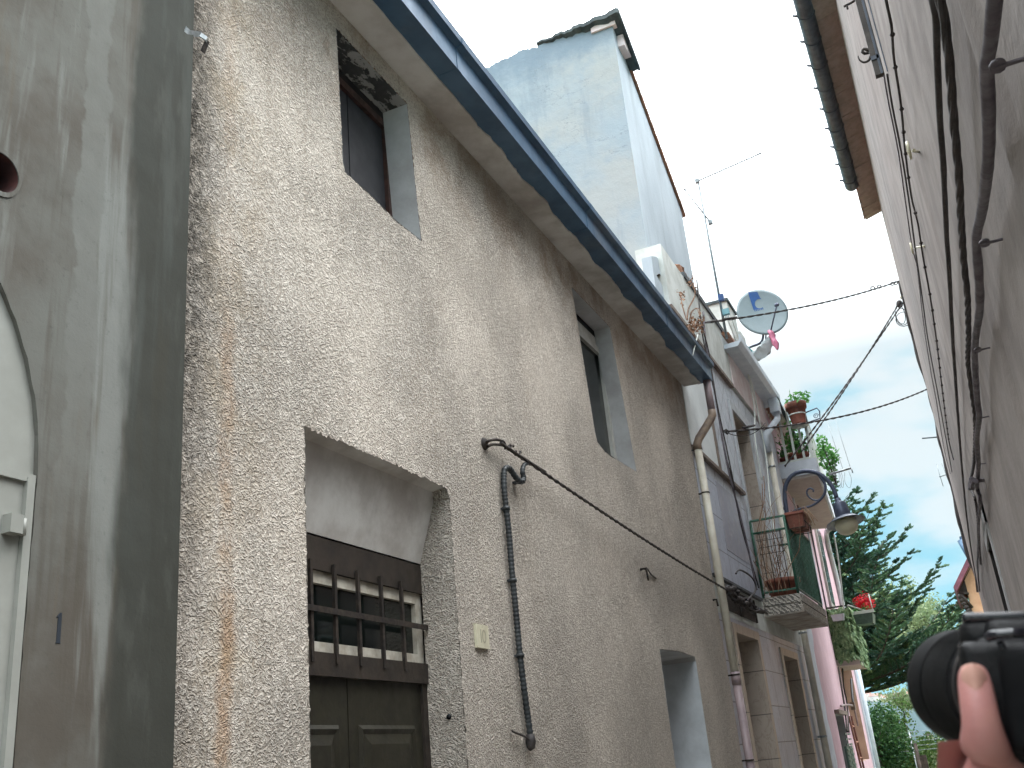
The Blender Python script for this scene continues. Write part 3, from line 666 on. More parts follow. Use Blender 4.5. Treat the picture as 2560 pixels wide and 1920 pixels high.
# corrugated black conduit
cd = empty('cable_conduit', 'black corrugated conduit running down the stucco wall right of the door', 'conduit', tuple(A(1290, 1500, x=W)))
cx_ = W+.028
path = [A(*p, x=xx) for p, xx in (((1326, 1157), cx_+.03), ((1312, 1161), cx_+.03), ((1306, 1176), cx_+.03), ((1309, 1195), cx_+.03), ((1302, 1204), cx_+.025), ((1290, 1194), cx_+.02), ((1275, 1173), cx_+.01), ((1264, 1171), cx_+.005), ((1260, 1184), cx_))]
path += [A(p[0], p[1], x=cx_) for p in ((1261, 1230), (1272, 1330), (1280, 1430), (1290, 1530), (1298, 1620), (1310, 1720), (1322, 1810), (1326, 1845))]
def resample(pts, step):
    o = []
    for i in range(len(pts)-1):
        p0 = pts[max(i-1, 0)]; p1 = pts[i]; p2 = pts[i+1]; p3 = pts[min(i+2, len(pts)-1)]; k = max(1, int((p2-p1).length/step))
        for j in range(k):
            t = j/k; o.append(.5*((2*p1)+(p2-p0)*t+(2*p0-5*p1+4*p2-p3)*t*t+(3*p1-p0-3*p2+p3)*t**3))
    return o+[pts[-1]]
ps = resample(path, .006); mb = MB(); mb.tube(ps, [(.0165+(.0028 if (i//2) % 2 else 0))*min(1, .55+i*.012) for i in range(len(ps))], 12); part('corrugated_tube', mb, M['black_pvc'], cd)
for q in (ps[int(len(ps)*.13)], ps[int(len(ps)*.36)], ps[int(len(ps)*.57)], ps[int(len(ps)*.78)]):
    mb = MB(); mb.tube([q+Vector((0, 0, .01)), q-Vector((0, 0, .01))], .0245, 12); mb.box((W, q.y-.02, q.z-.006), (cx_, q.y+.02, q.z+.006)); part('clip', mb, M['black_pvc'], cd)
e = path[-1]; mb = MB(); mb.tube([e+Vector((0, 0, .02)), e-Vector((0, 0, .02)), e-Vector((0, .005, .05)), e-Vector((0, .02, .06))], [.024, .03, .024, .01], 12)
mb.tube(resample([e-Vector((0, .01, .04)), e+Vector((0, -.045, -.0)), A(1285, 1830, x=cx_), A(1281, 1826, x=cx_-.02)], .01), .006, 6); part('cable_gland', mb, M['cable'], cd)
# hook + stay wire along the facade
hk = empty('wall_hook', 'iron ring hook set in the stucco above the conduit', 'hook', tuple(A(1207, 1110, x=W)))
q = A(1210, 1110, x=W); mb = MB(); mb.lathe([(.04, 0), (.034, .014), (.018, .02), (.0, .022)], q, (1, 0, 0), 16); part('plate', mb, M['iron'], hk)
mb = MB(); r0 = A(1219, 1111, x=W+.02); pts = [q+Vector((.01, 0, 0)), A(1222, 1102, x=W+.04), A(1240, 1099, x=W+.05), A(1258, 1104, x=W+.055), A(1262, 1113, x=W+.055), A(1250, 1112, x=W+.05), A(1232, 1111, x=W+.045), A(1220, 1116, x=W+.03)]
mb.tube(resample(pts, .008), .009, 8); part('ring', mb, M['iron'], hk)
def strand(a, b, sag, r, n=40, tw=0.0, turns=0, ph=0.0):
    a = Vector(a); b = Vector(b); o = []
    d = (b-a).normalized(); u = d.orthogonal().normalized(); q = d.cross(u)
    for i in range(n+1):
        t = i/n; p = a.lerp(b, t)-Vector((0, 0, 4*sag*t*(1-t)))
        if tw: an = turns*2*math.pi*t+ph; p += (u*math.cos(an)+q*math.sin(an))*tw
        o.append(p)
    return o
xs = W+.06
wa = A(1252, 1108, x=xs); wb = A(1822, 1478, x=W+.12); wc = A(1870, 1512, x=W+.1)
sw = empty('facade_cable', 'taut twisted cable running along the stucco wall from the ring hook to the downpipe', 'cable', tuple(wa))
mb = MB()
for ph in (0, math.pi): mb.tube(strand(wa, wb, .03, .006, 90, .0065, 26, ph), .0075, 6)
part('cable_strands', mb, M['cable'], sw)
mb = MB()
for (a_, b_) in (((1262, 1122), (1276, 1111)), ((1268, 1123), (1283, 1113)), ((1288, 1138), (1290, 1127)), ((1297, 1143), (1301, 1128))):
    mb.tube([A(a_[0], a_[1], x=xs), A(b_[0], b_[1], x=xs)], .006, 6); mb.ball(A(b_[0], b_[1]+2, x=xs), .009, 8)
mb.tube(strand(wa, wa.lerp(wb, .12), .004, .01), .011, 8); part('wire_clamp', mb, M['iron'], sw)
# black clump of cable joints beyond the downpipe
mb = MB(); rr = random.Random(5)
jb = [A(px_, py_, x=W+.1) for px_, py_ in ((1822, 1478), (1835, 1490), (1846, 1499), (1858, 1508), (1873, 1515), (1893, 1524), (1912, 1533))]
for q in jb[:6]:
    for _ in range(5): mb.ball(q+Vector((rr.gauss(0, .02), rr.gauss(0, .05), rr.gauss(0, .03))), rr.uniform(.025, .05), 8, (1, 1.3, .8))
for _ in range(5):
    s_ = [q+Vector((rr.gauss(0, .02), rr.gauss(0, .02), rr.gauss(0, .03))) for q in jb]; mb.tube(resample(s_, .05), .012, 6)
solo('cable_joint', mb, M['cable'], 'black tangle of cable joints on the marble front behind the downpipe', 'cable')
mb = MB(); lp = [A(px_, py_, x=W+.14) for px_, py_ in ((1840, 1434), (1847, 1425), (1862, 1430), (1880, 1444), (1889, 1462), (1888, 1478), (1878, 1490), (1868, 1502))]
mb.tube(resample(lp, .02), .011, 8); solo('cable_loop', mb, M['cable'], 'black cable loop standing out above the tangle of joints', 'cable')
# small hooks on the wall
mb = MB(); q = A(1601, 1424, x=W); mb.tube([q, q+Vector((.05, 0, .005)), q+Vector((.055, .004, -.10))], [.011, .011, .008], 8)
mb.tube(resample([q+Vector((.03, .01, 0)), A(1618, 1422, x=W+.03), A(1628, 1436, x=W+.012), A(1640, 1446, x=W+.004)], .01), .007, 6)
solo('rusty_peg', mb, M['iron'], 'small rusty peg low on the stucco wall below the cable', 'peg')
mb = MB(); q = A(1782, 1500, x=W); mb.tube([q, q+Vector((.04, 0, 0)), q+Vector((.045, 0, -.07))], .012, 8); solo('nail_stub', mb, M['iron'], 'short iron stub in the stucco beside the downpipe', 'peg')
# galvanised clamp top left
bk = empty('metal_bracket', 'shiny bent metal clamp high at the joint of the two houses', 'bracket', tuple(A(490, 85, x=W)))
mb = MB(); a_, b_, c_, d_ = A(455, 52, x=W+.02), A(470, 82, x=W+.05), A(500, 86, x=W+.05), A(518, 102, x=W+.03)
def strip(mb, pts, w_, th=.002):
    for i in range(len(pts)-1):
        p, q = Vector(pts[i]), Vector(pts[i+1]); n_ = Vector((0, 0, 1)).cross(q-p); wv_ = Vector((.2, .35, .9)).normalized()*w_
        t_ = (q-p).cross(wv_).normalized()*th
        mb.hexa([p-wv_-t_, q-wv_-t_, q-wv_+t_, p-wv_+t_], [p+wv_-t_, q+wv_-t_, q+wv_+t_, p+wv_+t_])
strip(mb, [a_, A(462, 75, x=W+.05), b_, c_], .018); strip(mb, [c_, A(515, 96, x=W+.06), d_], .011); part('clamp_band', mb, M['galv'], bk)
mb = MB(); e_ = A(506, 130, x=W+.01); mb.hexa([d_+Vector((0, -.012, 0)), d_+Vector((0, .012, 0)), d_+Vector((.003, .012, 0)), d_+Vector((.003, -.012, 0))], [e_+Vector((0, -.012, 0)), e_+Vector((0, .012, 0)), e_+Vector((.003, .012, 0)), e_+Vector((.003, -.012, 0))])
part('lug', mb, M['iron'], bk)
#@@TOWER
# ================================================================== TOWER AND LOW PARAPET BEHIND
TY = 11.1; TX = -2.59
b = empty('tower_house', 'tall blue-grey rendered house end rising behind the blue gutter', 'house', (TX, TY, 0))
def T(px, py): return A(px, py, y=TY)
topl = [T(*p) for p in ((1519, 64), (1480, 70), (1450, 77), (1415, 90), (1381, 97), (1342, 117), (1305, 126), (1269, 143), (1222, 166), (1180, 178), (1120, 205), (1000, 250))]
rg = []
for i in range(len(topl)-1):
    for k in range(8): p = topl[i].lerp(topl[i+1], k/8); rg.append(Vector((p.x, TY, p.z+rng.gauss(0, .012))))
rg[0] = Vector((TX, TY, topl[0].z))
xl = rg[-1].x
mb = MB(); mb.poly([(TX, TY, 5.6)]+rg+[(xl, TY, 5.6)]); part('front_wall', mb, M['tower'], b)
vtop = A(1700, 520, x=TX); z1_ = rg[0].z; y2_ = 13.75
mb = MB(); st = []
for k in range(41):
    yy = TY+(y2_-TY)*k/40; st.append(Vector((TX, yy, z1_+(vtop.z-z1_)*(yy-TY)/(vtop.y-TY)+rng.gauss(0, .008))))
mb.poly([(TX, TY, 5.6)]+st+[(TX, y2_, 5.6)])
mb.quad((TX, y2_, 5.6), (TX, y2_, st[-1].z), (xl, y2_, st[-1].z), (xl, y2_, 5.6)); mb.quad((xl, TY, 5.6), (xl, y2_, 5.6), (xl, y2_, st[-1].z), (xl, TY, rg[-1].z))
part('side_wall', mb, M['towerside'], b)
mb = MB(); sl_ = (vtop.z-z1_)/(vtop.y-TY)
for k in range(11):
    a0 = 11.72+k*.19; zz = z1_+sl_*(a0-TY)+.01; mb.hexa([(xl, a0, zz+.02), (TX+.035, a0, zz+.02), (TX+.035, a0+.21, zz+sl_*.21-.0), (xl, a0+.21, zz+sl_*.21-.0)], [(xl, a0, zz+.075), (TX+.04, a0, zz+.075), (TX+.04, a0+.21, zz+sl_*.21+.03), (xl, a0+.21, zz+sl_*.21+.03)])
rf = part('roof', mb, M['rooftile'], b)
mb = MB(); q0 = T(1342, 108); q1 = T(1531, 40); n = 26
for k in range(n):
    x0 = q0.x+(TX+.15-q0.x)*k/n; x1 = q0.x+(TX+.15-q0.x)*(k+1)/n
    h0, h1 = .015*math.sin(k*1.1)+.01*math.sin(k*3.3), .015*math.sin((k+1)*1.1)+.01*math.sin(k*3.3+3.3)
    f0, f1 = k/n, (k+1)/n; za0 = q0.z+(q1.z-q0.z)*f0*1.0+h0; za1 = q0.z+(q1.z-q0.z)*f1+h1
    ya0 = TY-.02-.10*f0; ya1 = TY-.02-.10*f1
    th = .03+.05*f0
    mb.hexa([(x0, ya0, za0-th), (x1, ya1, za1-th), (x1, 11.75, za1+sl_*.7-th), (x0, 11.75, za0+sl_*.7-th)], [(x0, ya0, za0), (x1, ya1, za1), (x1, 11.75, za1+sl_*.7), (x0, 11.75, za0+sl_*.7)])
part('corrugated_sheet', mb, M['rooffelt'], rf)
mb = MB(); mb.box((TX-.02, TY+.15, z1_-.28), (TX+.09, TY+.45, z1_-.1)); mb.box((TX-.3, TY-.03, z1_-.04), (TX+.05, TY+.2, z1_+.05)); part('eave_block', mb, M['peelpink'], b)
# small parapet wall with a slot in front of the tower
PXx = -2.44
b = empty('parapet_wall', 'low whitish parapet wall with a long slot behind the end of the blue gutter', 'wall', (PXx, 12, 5.6))
pp = [A(*p, x=PXx) for p in ((1628, 640), (1640, 642), (1655, 655), (1700, 735), (1735, 800))]
base = [Vector((PXx, pp[-1].y, 5.5)), Vector((PXx, pp[0].y-.1, 5.5))]
slot = [A(*p, x=PXx) for p in ((1641, 688), (1649, 684), (1720, 800), (1712, 806))]
mb = MB(); mb.poly(pp+base, [slot]); tp = pp+base
band(mb, tp, [p+Vector((-.12, 0, 0)) for p in tp]); part('wall', mb, M['towerside'], b)
mb = MB(); band(mb, slot, [p+Vector((-.06, 0, 0)) for p in slot]); mb.add([p+Vector((-.06, 0, 0)) for p in slot], [(0, 1, 2, 3)]); part('slot', mb, M['brownrim'], b)

#@@MARBLE
# ================================================================== MARBLE CLAD HOUSE
MY0, MY1 = YE+.004, 16.95
MW = W-.012
def Am(px, py, off=0): return A(px, py, x=MW+off)
b = empty('marble_house', 'narrow old house clad in lilac marble slabs with a green balcony', 'house', (W, 14, 0))
zl = Am(1810, 1410).z; zl = 3.4                      # ledge with the cables
zp = Am(1807, 943).z                                 # cornice above the upper window
zc = A(1790, 800, x=-2.36).z
def rect(y0, z0, y1, z1, x=None): x = MW if x is None else x; return [Vector((x, y0, z0)), Vector((x, y1, z0)), Vector((x, y1, z1)), Vector((x, y0, z1))]
d1 = rect(11.62, -.0, 12.82, 2.86); d2 = rect(14.45, -.0, 15.55, 2.78); uw = rect(13.86, 3.62, 15.1, Am(1850, 1052).z)
ZL1, ZL2 = 3.02, 3.42
mb = MB(); mb.poly([(MW, MY0, 0), (MW, MY1, 0), (MW, MY1, ZL1), (MW, MY0, ZL1)], [[(MW, p.y, max(.002, p.z)) for p in d1], [(MW, p.y, max(.002, p.z)) for p in d2]])
part('lower_cladding', mb, M['marble'], b)
mb = MB(); mb.poly([(MW, MY0, ZL2), (MW, MY1, ZL2), (MW, MY1, zp), (MW, MY0, zp)], [uw]); part('upper_cladding', mb, M['marble_dia'], b)
mb = MB(); mb.quad((MW+.004, MY0, ZL1), (MW+.004, MY1, ZL1), (MW+.004, MY1, ZL2), (MW+.004, MY0, ZL2)); part('sill_course', mb, M['parapet'], b)
mb = MB(); mb.box((MW-.02, MY0, ZL2-.02), (MW+.05, 13.5, ZL2+.012)); part('ledge', mb, M['slate'], b)
mb = MB()
for (y0_, y1_) in ((11.3, 12.1), (12.12, 13.0)): mb.poly(rect(y0_, ZL1+.06, y1_, ZL2-.06, MW+.012)); mb.box((MW+.002, y0_, ZL1+.06), (MW+.03, y0_+.03, ZL2-.06)); mb.box((MW+.002, y1_-.03, ZL1+.06), (MW+.03, y1_, ZL2-.06))
part('grille_vent', mb, M['iron'], b)
# large lilac slabs with a veined panel under the pale panel
q = [Am(*p, .006) for p in ((1800, 1205), (1868, 1300), (1893, 1462), (1812, 1405))]
pz0, pz1 = ZL2+.02, q[0].z
mb = MB(); mb.box((MW-.0, MY0+.02, pz0), (MW+.01, 13.55, A(1830, 1240, x=MW).z)); part('slab_panel', mb, M['marble'], b)
t = NT('veined_marble_panel'); v = t.noise(9, 6, .7, t.map((1, 1.2, .5)), 2.2)
M['veined'] = t.done(t.mix(t.rng(v, .47, .56), lin(150, 150, 164), t.mix(t.noise(14, 4), lin(92, 86, 92), lin(200, 200, 206))), .4)
vp = Am(1830, 1310); mb = MB(); mb.box((MW, vp.y-.62, vp.z-.42), (MW+.014, vp.y+.75, vp.z+.42)); part('veined_panel', mb, M['veined'], b)
# pale smooth panel right of the stucco house, framed in brown
ppz0, ppz1 = A(1860, 1240, x=MW).z, zp-.02
mb = MB(); mb.box((MW, MY0+.01, Am(1795, 1175).z), (MW+.018, 12.25, ppz1)); part('pale_panel', mb, M['palepanel'], b)
mb = MB(); mb.box((MW, 12.25, Am(1795, 1175).z-.03), (MW+.04, 12.31, ppz1)); mb.box((MW, MY0, Am(1795, 1175).z-.06), (MW+.055, 13.6, Am(1795, 1175).z-.015)); part('panel_trim', mb, M['brownrim'], b)
# window surround and reveal of beige slabs
uz = uw[2].z
mb = MB(); a_ = uw; c_ = at_x(uw, MW-.34); band(mb, a_, c_); part('upper_reveal', mb, M['marble_warm'], b)
mb = MB(); mb.box((MW-.36, uw[0].y-.05, uw[0].z), (MW-.34, uw[1].y+.05, uz+.05)); wdo = part('balcony_door', mb, M['bronze'], b)
mb = MB(); mb.box((MW, uw[0].y-.10, uz+.0), (MW+.03, uw[1].y+.12, uz+.12)); mb.box((MW, uw[0].y-.10, uw[0].z), (MW+.03, uw[0].y-.0, uz)); mb.box((MW, uw[1].y+.0, uw[0].z), (MW+.03, uw[1].y+.10, uz)); part('window_surround', mb, M['reveal_pale'], b)
for d, nm in ((d1, 'near'), (d2, 'far')):
    dd_ = [Vector((MW, p.y, max(.004, p.z))) for p in d]
    mb = MB(); band(mb, dd_, at_x(dd_, MW-.42)); part('doorway_reveal', mb, M['marble_warm'], b)
    mb = MB(); mb.box((MW-.46, d[0].y-.05, 0), (MW-.42, d[1].y+.05, d[2].z+.05)); dr_ = part('door', mb, M['darkwood'], b)
    mb = MB(); mb.box((MW-.42, d[0].y+.12, .3), (MW-.41, (d[0].y+d[1].y)/2-.05, 1.9)); mb.box((MW-.42, (d[0].y+d[1].y)/2+.05, .3), (MW-.41, d[1].y-.12, 1.9)); part('door_panel', mb, M['olivewood'], dr_)
    mb = MB(); mb.box((MW, d[0].y-.13, 0), (MW+.022, d[0].y, d[2].z+.1)); mb.box((MW, d[1].y, 0), (MW+.022, d[1].y+.13, d[2].z+.1)); mb.box((MW, d[0].y, d[2].z), (MW+.022, d[1].y, d[2].z+.1)); part('door_surround', mb, M['marble_warm'], b)
# stained parapet with slate coping, lower than the next roof
mb = MB(); mb.box((MW-.3, MY0+.02, zp+.02), (MW+.03, 16.0, zc-.03)); part('parapet', mb, M['parapet'], b)
mb = MB(); mb.box((MW-.05, MY0, zp-.035), (MW+.055, 14.2, zp+.02)); part('cornice', mb, M['brownrim'], b)
ce = A(1865, 925, x=-2.36).y
mb = MB(); mb.box((MW-.45, 12.0, zc-.03), (MW+.05, ce, zc+.05)); part('coping', mb, M['slate'], b)
mb = MB(); mb.box((MW-.4, 12.15, zc+.04), (MW-.02, 12.5, zc+.24)); mb.ball((MW-.1, 12.3, zc+.25), .1, 8, (1, 1.5, .5)); part('ridge_tile', mb, M['rooftile'], b)
# back mass and upper peeling wall
mb = MB(); mb.box((MW-4, MY0+.1, 0), (MW-.47, MY1-.01, zc-.05)); part('side_wall', mb, M['peelpink'], b)
zg = A(1950, 1010, x=-2.15).z
mb = MB(); ypk = 14.3; mb.box((MW-.02, ypk, zp+.03), (MW+.042, MY1, zg-.02)); mb.box((MW-.3, 14.0, zc), (MW-.03, MY1, zg-.03)); part('upper_wall', mb, M['peelpink'], b)
mb = MB(); zgy0 = 14.1
mb.sweep([(MW-.02, zg-.04), (-2.18, zg-.04), (-2.12, zg+.03), (-2.12, zg+.14), (-2.14, zg+.14), (-2.15, zg+.04), (MW-.02, zg+.02)], zgy0, MY1+.35)
gt = part('gutter', mb, M['greywhite'], b)
mb = MB(); q0 = A(1935, 1010, x=-2.16); mb.box((-2.27, MY1-.1, zg-.27), (-2.12, MY1+.16, zg-.035)); mb.tube([(-2.19, MY1+.02, zg-.27), (-2.19, MY1+.02, zg-.38), A(1912, 1090, x=-2.33), A(1922, 1130, x=-2.33)], .055, 12)
part('hopper', mb, M['greywhite'], gt)
e0 = A(1922, 1125, x=-2.33); mb = MB(); mb.tube([e0, (-2.33, e0.y, 0)], .05, 14); dpm = part('downpipe', mb, M['cream_pipe'], b, 'pale downpipe at the far edge of the marble front')
for zz in (e0.z-.3, 3.2, 1.7, .6):
    mb = MB(); mb.tube([(-2.33, e0.y, zz), (-2.33, e0.y, zz+.03)], .056, 12); mb.box((MW, e0.y-.015, zz), (-2.34, e0.y+.015, zz+.03)); part('pipe_clamp', mb, M['galv'], dpm)
mb = MB(); mb.box((MW-3, zgy0, zg+.15), (MW-.1, MY1+.2, zg+.2)); mb.sweep([(MW+.14, zg+.16), (MW-3.5, zg+1.3), (MW-3.5, zg+1.36), (MW+.14, zg+.21)], zgy0, MY1+.3); part('roof', mb, M['rooftile'], b)
# balcony
BX, BY0, BY1 = -1.9, 13.65, 15.85; BZ0, BZ1 = 1.6+1.615, 1.6+1.86
bc = MB(); bc.box((MW+.002, BY0, BZ0), (BX, BY1, BZ0+.09)); bc.box((MW+.002, BY0+.012, BZ0+.09), (BX-.012, BY1, BZ1)); bal = part('balcony', bc, M['slabgrey'], b, 'small balcony with mouldy slab and green railing')
t = NT('wave_relief_tile'); x, y, z = t.xyz()
wv_ = t.n('ShaderNodeTexWave', {'Vector': t.map((1, 1, 1)), 'Scale': 9.5, 'Distortion': 5.5, 'Detail': 1.5, 'Detail Scale': 3.0}, bands_direction='DIAGONAL').outputs['Fac']
M['wavetile'] = t.done(t.mix(t.rng(wv_, .35, .65), lin(164, 158, 148), lin(96, 92, 86)), .6, t.bump(wv_, .8, .01))
for k in (0, 1):
    z0_ = BZ0+.015+k*.12; mb = MB(); mb.box((MW+.02, BY0-.006, z0_), (BX-.02, BY0+.01, z0_+.105)); mb.box((BX-.01, BY0+.012, z0_), (BX+.006, BY1-.02, z0_+.105)); part('fascia_tile', mb, M['wavetile'], bal)
rz0, rz1 = 1.6+1.925, 1.6+2.89; ry1 = 15.75
mb = MB(); R1 = .017
X0, X1 = MW+.03, BX-.03
mb.tube([(X0, BY0+.02, rz1), (X1, BY0+.02, rz1), (X1, ry1, rz1), (X0, ry1, rz1)], R1, 8, smooth=False)
mb.tube([(X0, BY0+.02, rz1-.17), (X1, BY0+.02, rz1-.17)], R1*.9, 8); mb.tube([(X0, BY0+.02, rz0), (X1, BY0+.02, rz0), (X1, ry1, rz0)], R1*.9, 8, smooth=False); mb.tube([(X0, ry1, rz0), (X1, ry1, rz0)], R1*.9, 8)
for (xx, yy) in ((X0, BY0+.02), (X1, BY0+.02), (X1, ry1)): mb.tube([(xx, yy, BZ1-.02), (xx, yy, rz1)], R1, 8)
part('railing_frame', mb, M['greenrail'], bal)
for k in range(1, 15):
    mb = MB(); yy = BY0+.02+(ry1-BY0-.02)*k/15; mb.box((X1-.008, yy-.010, rz0), (X1+.008, yy+.010, rz1)); part('baluster', mb, M['greenrail'], bal)
for k in range(1, 5):
    mb = MB(); xx = X0+(X1-X0)*k/5; mb.tube([(xx, BY0+.02, rz0), (xx, BY0+.02, rz1-.17)], .006, 6); part('baluster', mb, M['iron'], bal)
# what stands on and hangs from the balcony
mb = MB(); pc = (-2.16, BY0+.36, BZ1); mb.lathe([(0, 0), (.17, 0), (.215, .19), (.235, .19), (.24, .25), (.215, .25), (.2, .21), (0, .2)], pc, (0,0,1), 26)
pot = empty('round_plant_pot', 'wide round terracotta pot with dead stems on the green balcony', 'pot', pc)
part('pot', mb, M['terracotta'], pot)
rr = random.Random(11); mb = MB()
def stem(mb, p, n, step, r, rnd, up=1.0, wob=.35, br=.25):
    p = Vector(p); d = Vector((rnd.gauss(0, .25), rnd.gauss(0, .25), up)).normalized(); pts = [p.copy()]
    for i in range(n):
        d = (d+Vector((rnd.gauss(0, wob), rnd.gauss(0, wob), rnd.gauss(0, wob*.6)))).normalized(); p = p+d*step; pts.append(p.copy())
        if rnd.random() < br and n > 3: stem(mb, p, n-i-2, step*.8, r*.7, rnd, up*.6, wob, br*.5) if n-i-2 > 0 else None
    mb.tube(pts, [r*(1-.6*i/len(pts)) for i in range(len(pts))], 5)
for _ in range(12): stem(mb, (pc[0]+rr.uniform(-.13, .13), pc[1]+rr.uniform(-.13, .13), pc[2]+.2), rr.randint(8, 16), .07, .005, rr, 1.2, .22)
part('dead_stems', mb, M['dry'], pot)
# brown window box hung on the railing corner
q0 = A(1967, 1290, x=BX+.08); PB = Vector((BX+.10, BY0+.35, rz1-.16))
bx = empty('window_box', 'rectangular terracotta planter with dry plants hung outside the green railing', 'planter', PB)
def taper(mb, c, hx, hy, h, f=.82, t=.012):
    c = Vector(c); b_ = [c+Vector((sx*hx*f, sy*hy*f, 0)) for sx, sy in ((-1,-1),(1,-1),(1,1),(-1,1))]; t_ = [c+Vector((sx*hx, sy*hy, h)) for sx, sy in ((-1,-1),(1,-1),(1,1),(-1,1))]
    ti = [c+Vector((sx*(hx-t), sy*(hy-t), h)) for sx, sy in ((-1,-1),(1,-1),(1,1),(-1,1))]; bi = [p+Vector((0, 0, -.03)) for p in ti]
    mb.add(b_, [(3, 2, 1, 0)]); band(mb, b_, t_); band(mb, t_, ti); band(mb, ti, bi); mb.add(bi, [(0, 1, 2, 3)])
mb = MB(); taper(mb, PB, .115, .30, .2); mb.box(PB+Vector((-.122, -.307, .165)), PB+Vector((.122, .307, .198))); part('box', mb, M['terracotta'], bx)
mb = MB()
for k in range(3):
    yy = PB.y-.25+k*.25; mb.tube([(X1, yy, rz1), (BX-.01, yy, rz1+.02), (BX-.01, yy, PB.z-.015), (BX+.22, yy, PB.z-.015), (BX+.22, yy, PB.z+.06)], .006, 6)
mb.tube([(BX+.22, PB.y-.3, PB.z+.06), (BX+.22, PB.y+.3, PB.z+.06)], .005, 6); part('holder', mb, M['iron'], bx)
mb = MB()
for _ in range(26):
    p = PB+Vector((rr.uniform(-.08, .1), rr.uniform(-.26, .26), .19)); d = Vector((rr.uniform(.02, .12), rr.gauss(0, .05), 0)); mb.tube([p, p+d*.5+Vector((0, 0, rr.uniform(.02, .09))), p+d+Vector((0, 0, -.03)), p+d*1.3+Vector((0, 0, -rr.uniform(.08, .2)))], .004, 4)
part('dry_plant', mb, M['dry'], bx)
# wire basket frame and climbing dead stems on the near side of the balcony
mb = MB(); mb2 = MB()
zz0 = rz1-.36
for k in range(4): zz = rz1-.2-.09*k; mb.tube([(X0+.06, BY0-.02, zz), (X1-.06, BY0-.02, zz)], .004, 5)
for k in range(7): xx = X0+.07+(X1-X0-.14)*k/6; mb.tube([(xx, BY0-.02, rz1-.2), (xx, BY0-.02, rz1-.47)], .003, 5)
solo('wire_trellis', mb, M['iron'], 'small rusty wire trellis tied to the near side of the green balcony', 'trellis')
for k in range(6): stem(mb2, (X0+.03+k*.06, BY0-.04+rr.gauss(0, .02), BZ1+.02), 19, .075, .006, rr, 2.2, .16, .12)
for (p0, p1) in (((1905, 1210), (1893, 1330)), ((1912, 1190), (1898, 1300))): mb2.tube(resample([A(*p0, y=BY0-.03)+Vector((rr.gauss(0, .01), 0, 0)), A((p0[0]+p1[0])/2+6, (p0[1]+p1[1])/2, y=BY0-.03), A(*p1, y=BY0-.03)], .04), .006, 5)
solo('dead_climber', mb2, M['dry'], 'bare dead climbing stems tangled over the near railing of the green balcony', 'plant')
# cables down the marble front
for i, (dx_, pth) in enumerate(((.03, ((1742, 700), (1748, 760), (1755, 830), (1775, 930), (1790, 1000), (1808, 1110), (1830, 1200), (1852, 1310), (1874, 1390), (1897, 1470))), (.045, ((1758, 780), (1765, 860), (1782, 950), (1800, 1060), (1822, 1180), (1848, 1280), (1872, 1380), (1892, 1475))), (.06, ((1745, 720), (1752, 800), (1772, 880), (1788, 985), (1812, 1100), (1838, 1225))))):
    mb = MB(); mb.tube(resample([A(*p, x=MW+dx_+.06) for p in pth], .1), .010+.003*(i == 1), 6)
    solo('wall_cable', mb, M[('cable', 'cablegrey', 'cable')[i]], ('dark cable clipped down the marble front beside the stucco house', 'grey cable running down the marble front to the balcony post', 'thin cable dropping from the slate coping to the balcony railing')[i], 'cable', 'cables down the marble front')
for i, pth in enumerate((((1820, 800), (1850, 880), (1880, 960), (1900, 1060), (1915, 1140), (1925, 1250), (1935, 1330)), ((1830, 800), (1862, 900), (1885, 1010), (1888, 1100), (1905, 1200)))):
    mb = MB(); mb.tube(resample([A(*p, x=W+.1) for p in pth], .1), .011, 6); solo('white_cable', mb, M['white'], ('white aerial cable hanging from the antenna mast past the upper window', 'white aerial cable looping from the dish wall to the cornice')[i], 'cable', 'white aerial cables')

#@@ANTENNAS
# chimney stub, antenna and dish
st_ = empty('chimney_stub', 'small concrete chimney stub behind the slate coping holding the dish arm', 'chimney', (-2.78, 16.8, zc-.2))
mb = MB(); c0 = [A(*p, y=16.8) for p in ((1806, 772), (1832, 766), (1868, 880))]
zt_ = c0[1].z; mb.box((-2.95, 16.5, zc-.2), (-2.60, 17.2, zt_)); mb.box((-2.62, 16.9, zc-.3), (-2.52, 17.3, zt_-.45)); part('stub', mb, M['parapet'], st_)
mb = MB(); mb.box((-2.98, 16.47, zt_), (-2.57, 17.23, zt_+.05)); part('cap', mb, M['rooffelt'], st_)
AY = 14.0; an = empty('tv_antenna', 'thin roof antenna mast with two bare booms beside the satellite dish', 'antenna', A(1812, 800, y=AY))
m0, m1 = A(1812, 800, y=AY), A(1745, 450, y=AY); m0 = Vector((m0.x-.02, AY, m0.z-.3)); m1 = Vector((m0.x+.0, AY, m1.z))
m1 = A(1745, 450, y=AY)
mb = MB(); mb.tube([m0, m0.lerp(m1, .5), m1], [.02, .017, .014], 8); part('mast', mb, M['aluminium'], an)
def yagi(p, q, name, nel, ln, axis):
    mb = MB(); mb.tube([p, q], .011, 6)
    for k in range(nel): c = p.lerp(q, (k+.5)/nel); mb.tube([c-axis*ln, c+axis*ln], .004, 5)
    mb.ball(q, .02, 8); mb.box(p-Vector((.03, .03, .03)), p+Vector((.03, .03, .03))); part(name, mb, M['aluminium'], an)
yagi(A(1743, 453, y=AY), A(1900, 384, y=AY), 'boom', 12, .04, Vector((0, 1, .1)).normalized()); yagi(A(1776, 556, y=AY), A(1712, 474, y=AY), 'boom', 8, .05, Vector((0, 1, .1)).normalized())
c = A(1804, 743, y=AY-.03); mb = MB(); mb.box(c-Vector((.05, .03, .055)), c+Vector((.03, .03, .045)), None); part('junction_box', mb, M['bluebox'], an)
c = A(1815, 779, y=AY-.03); mb = MB(); mb.box(c-Vector((.05, .03, .05)), c+Vector((.05, .03, .04)), None)
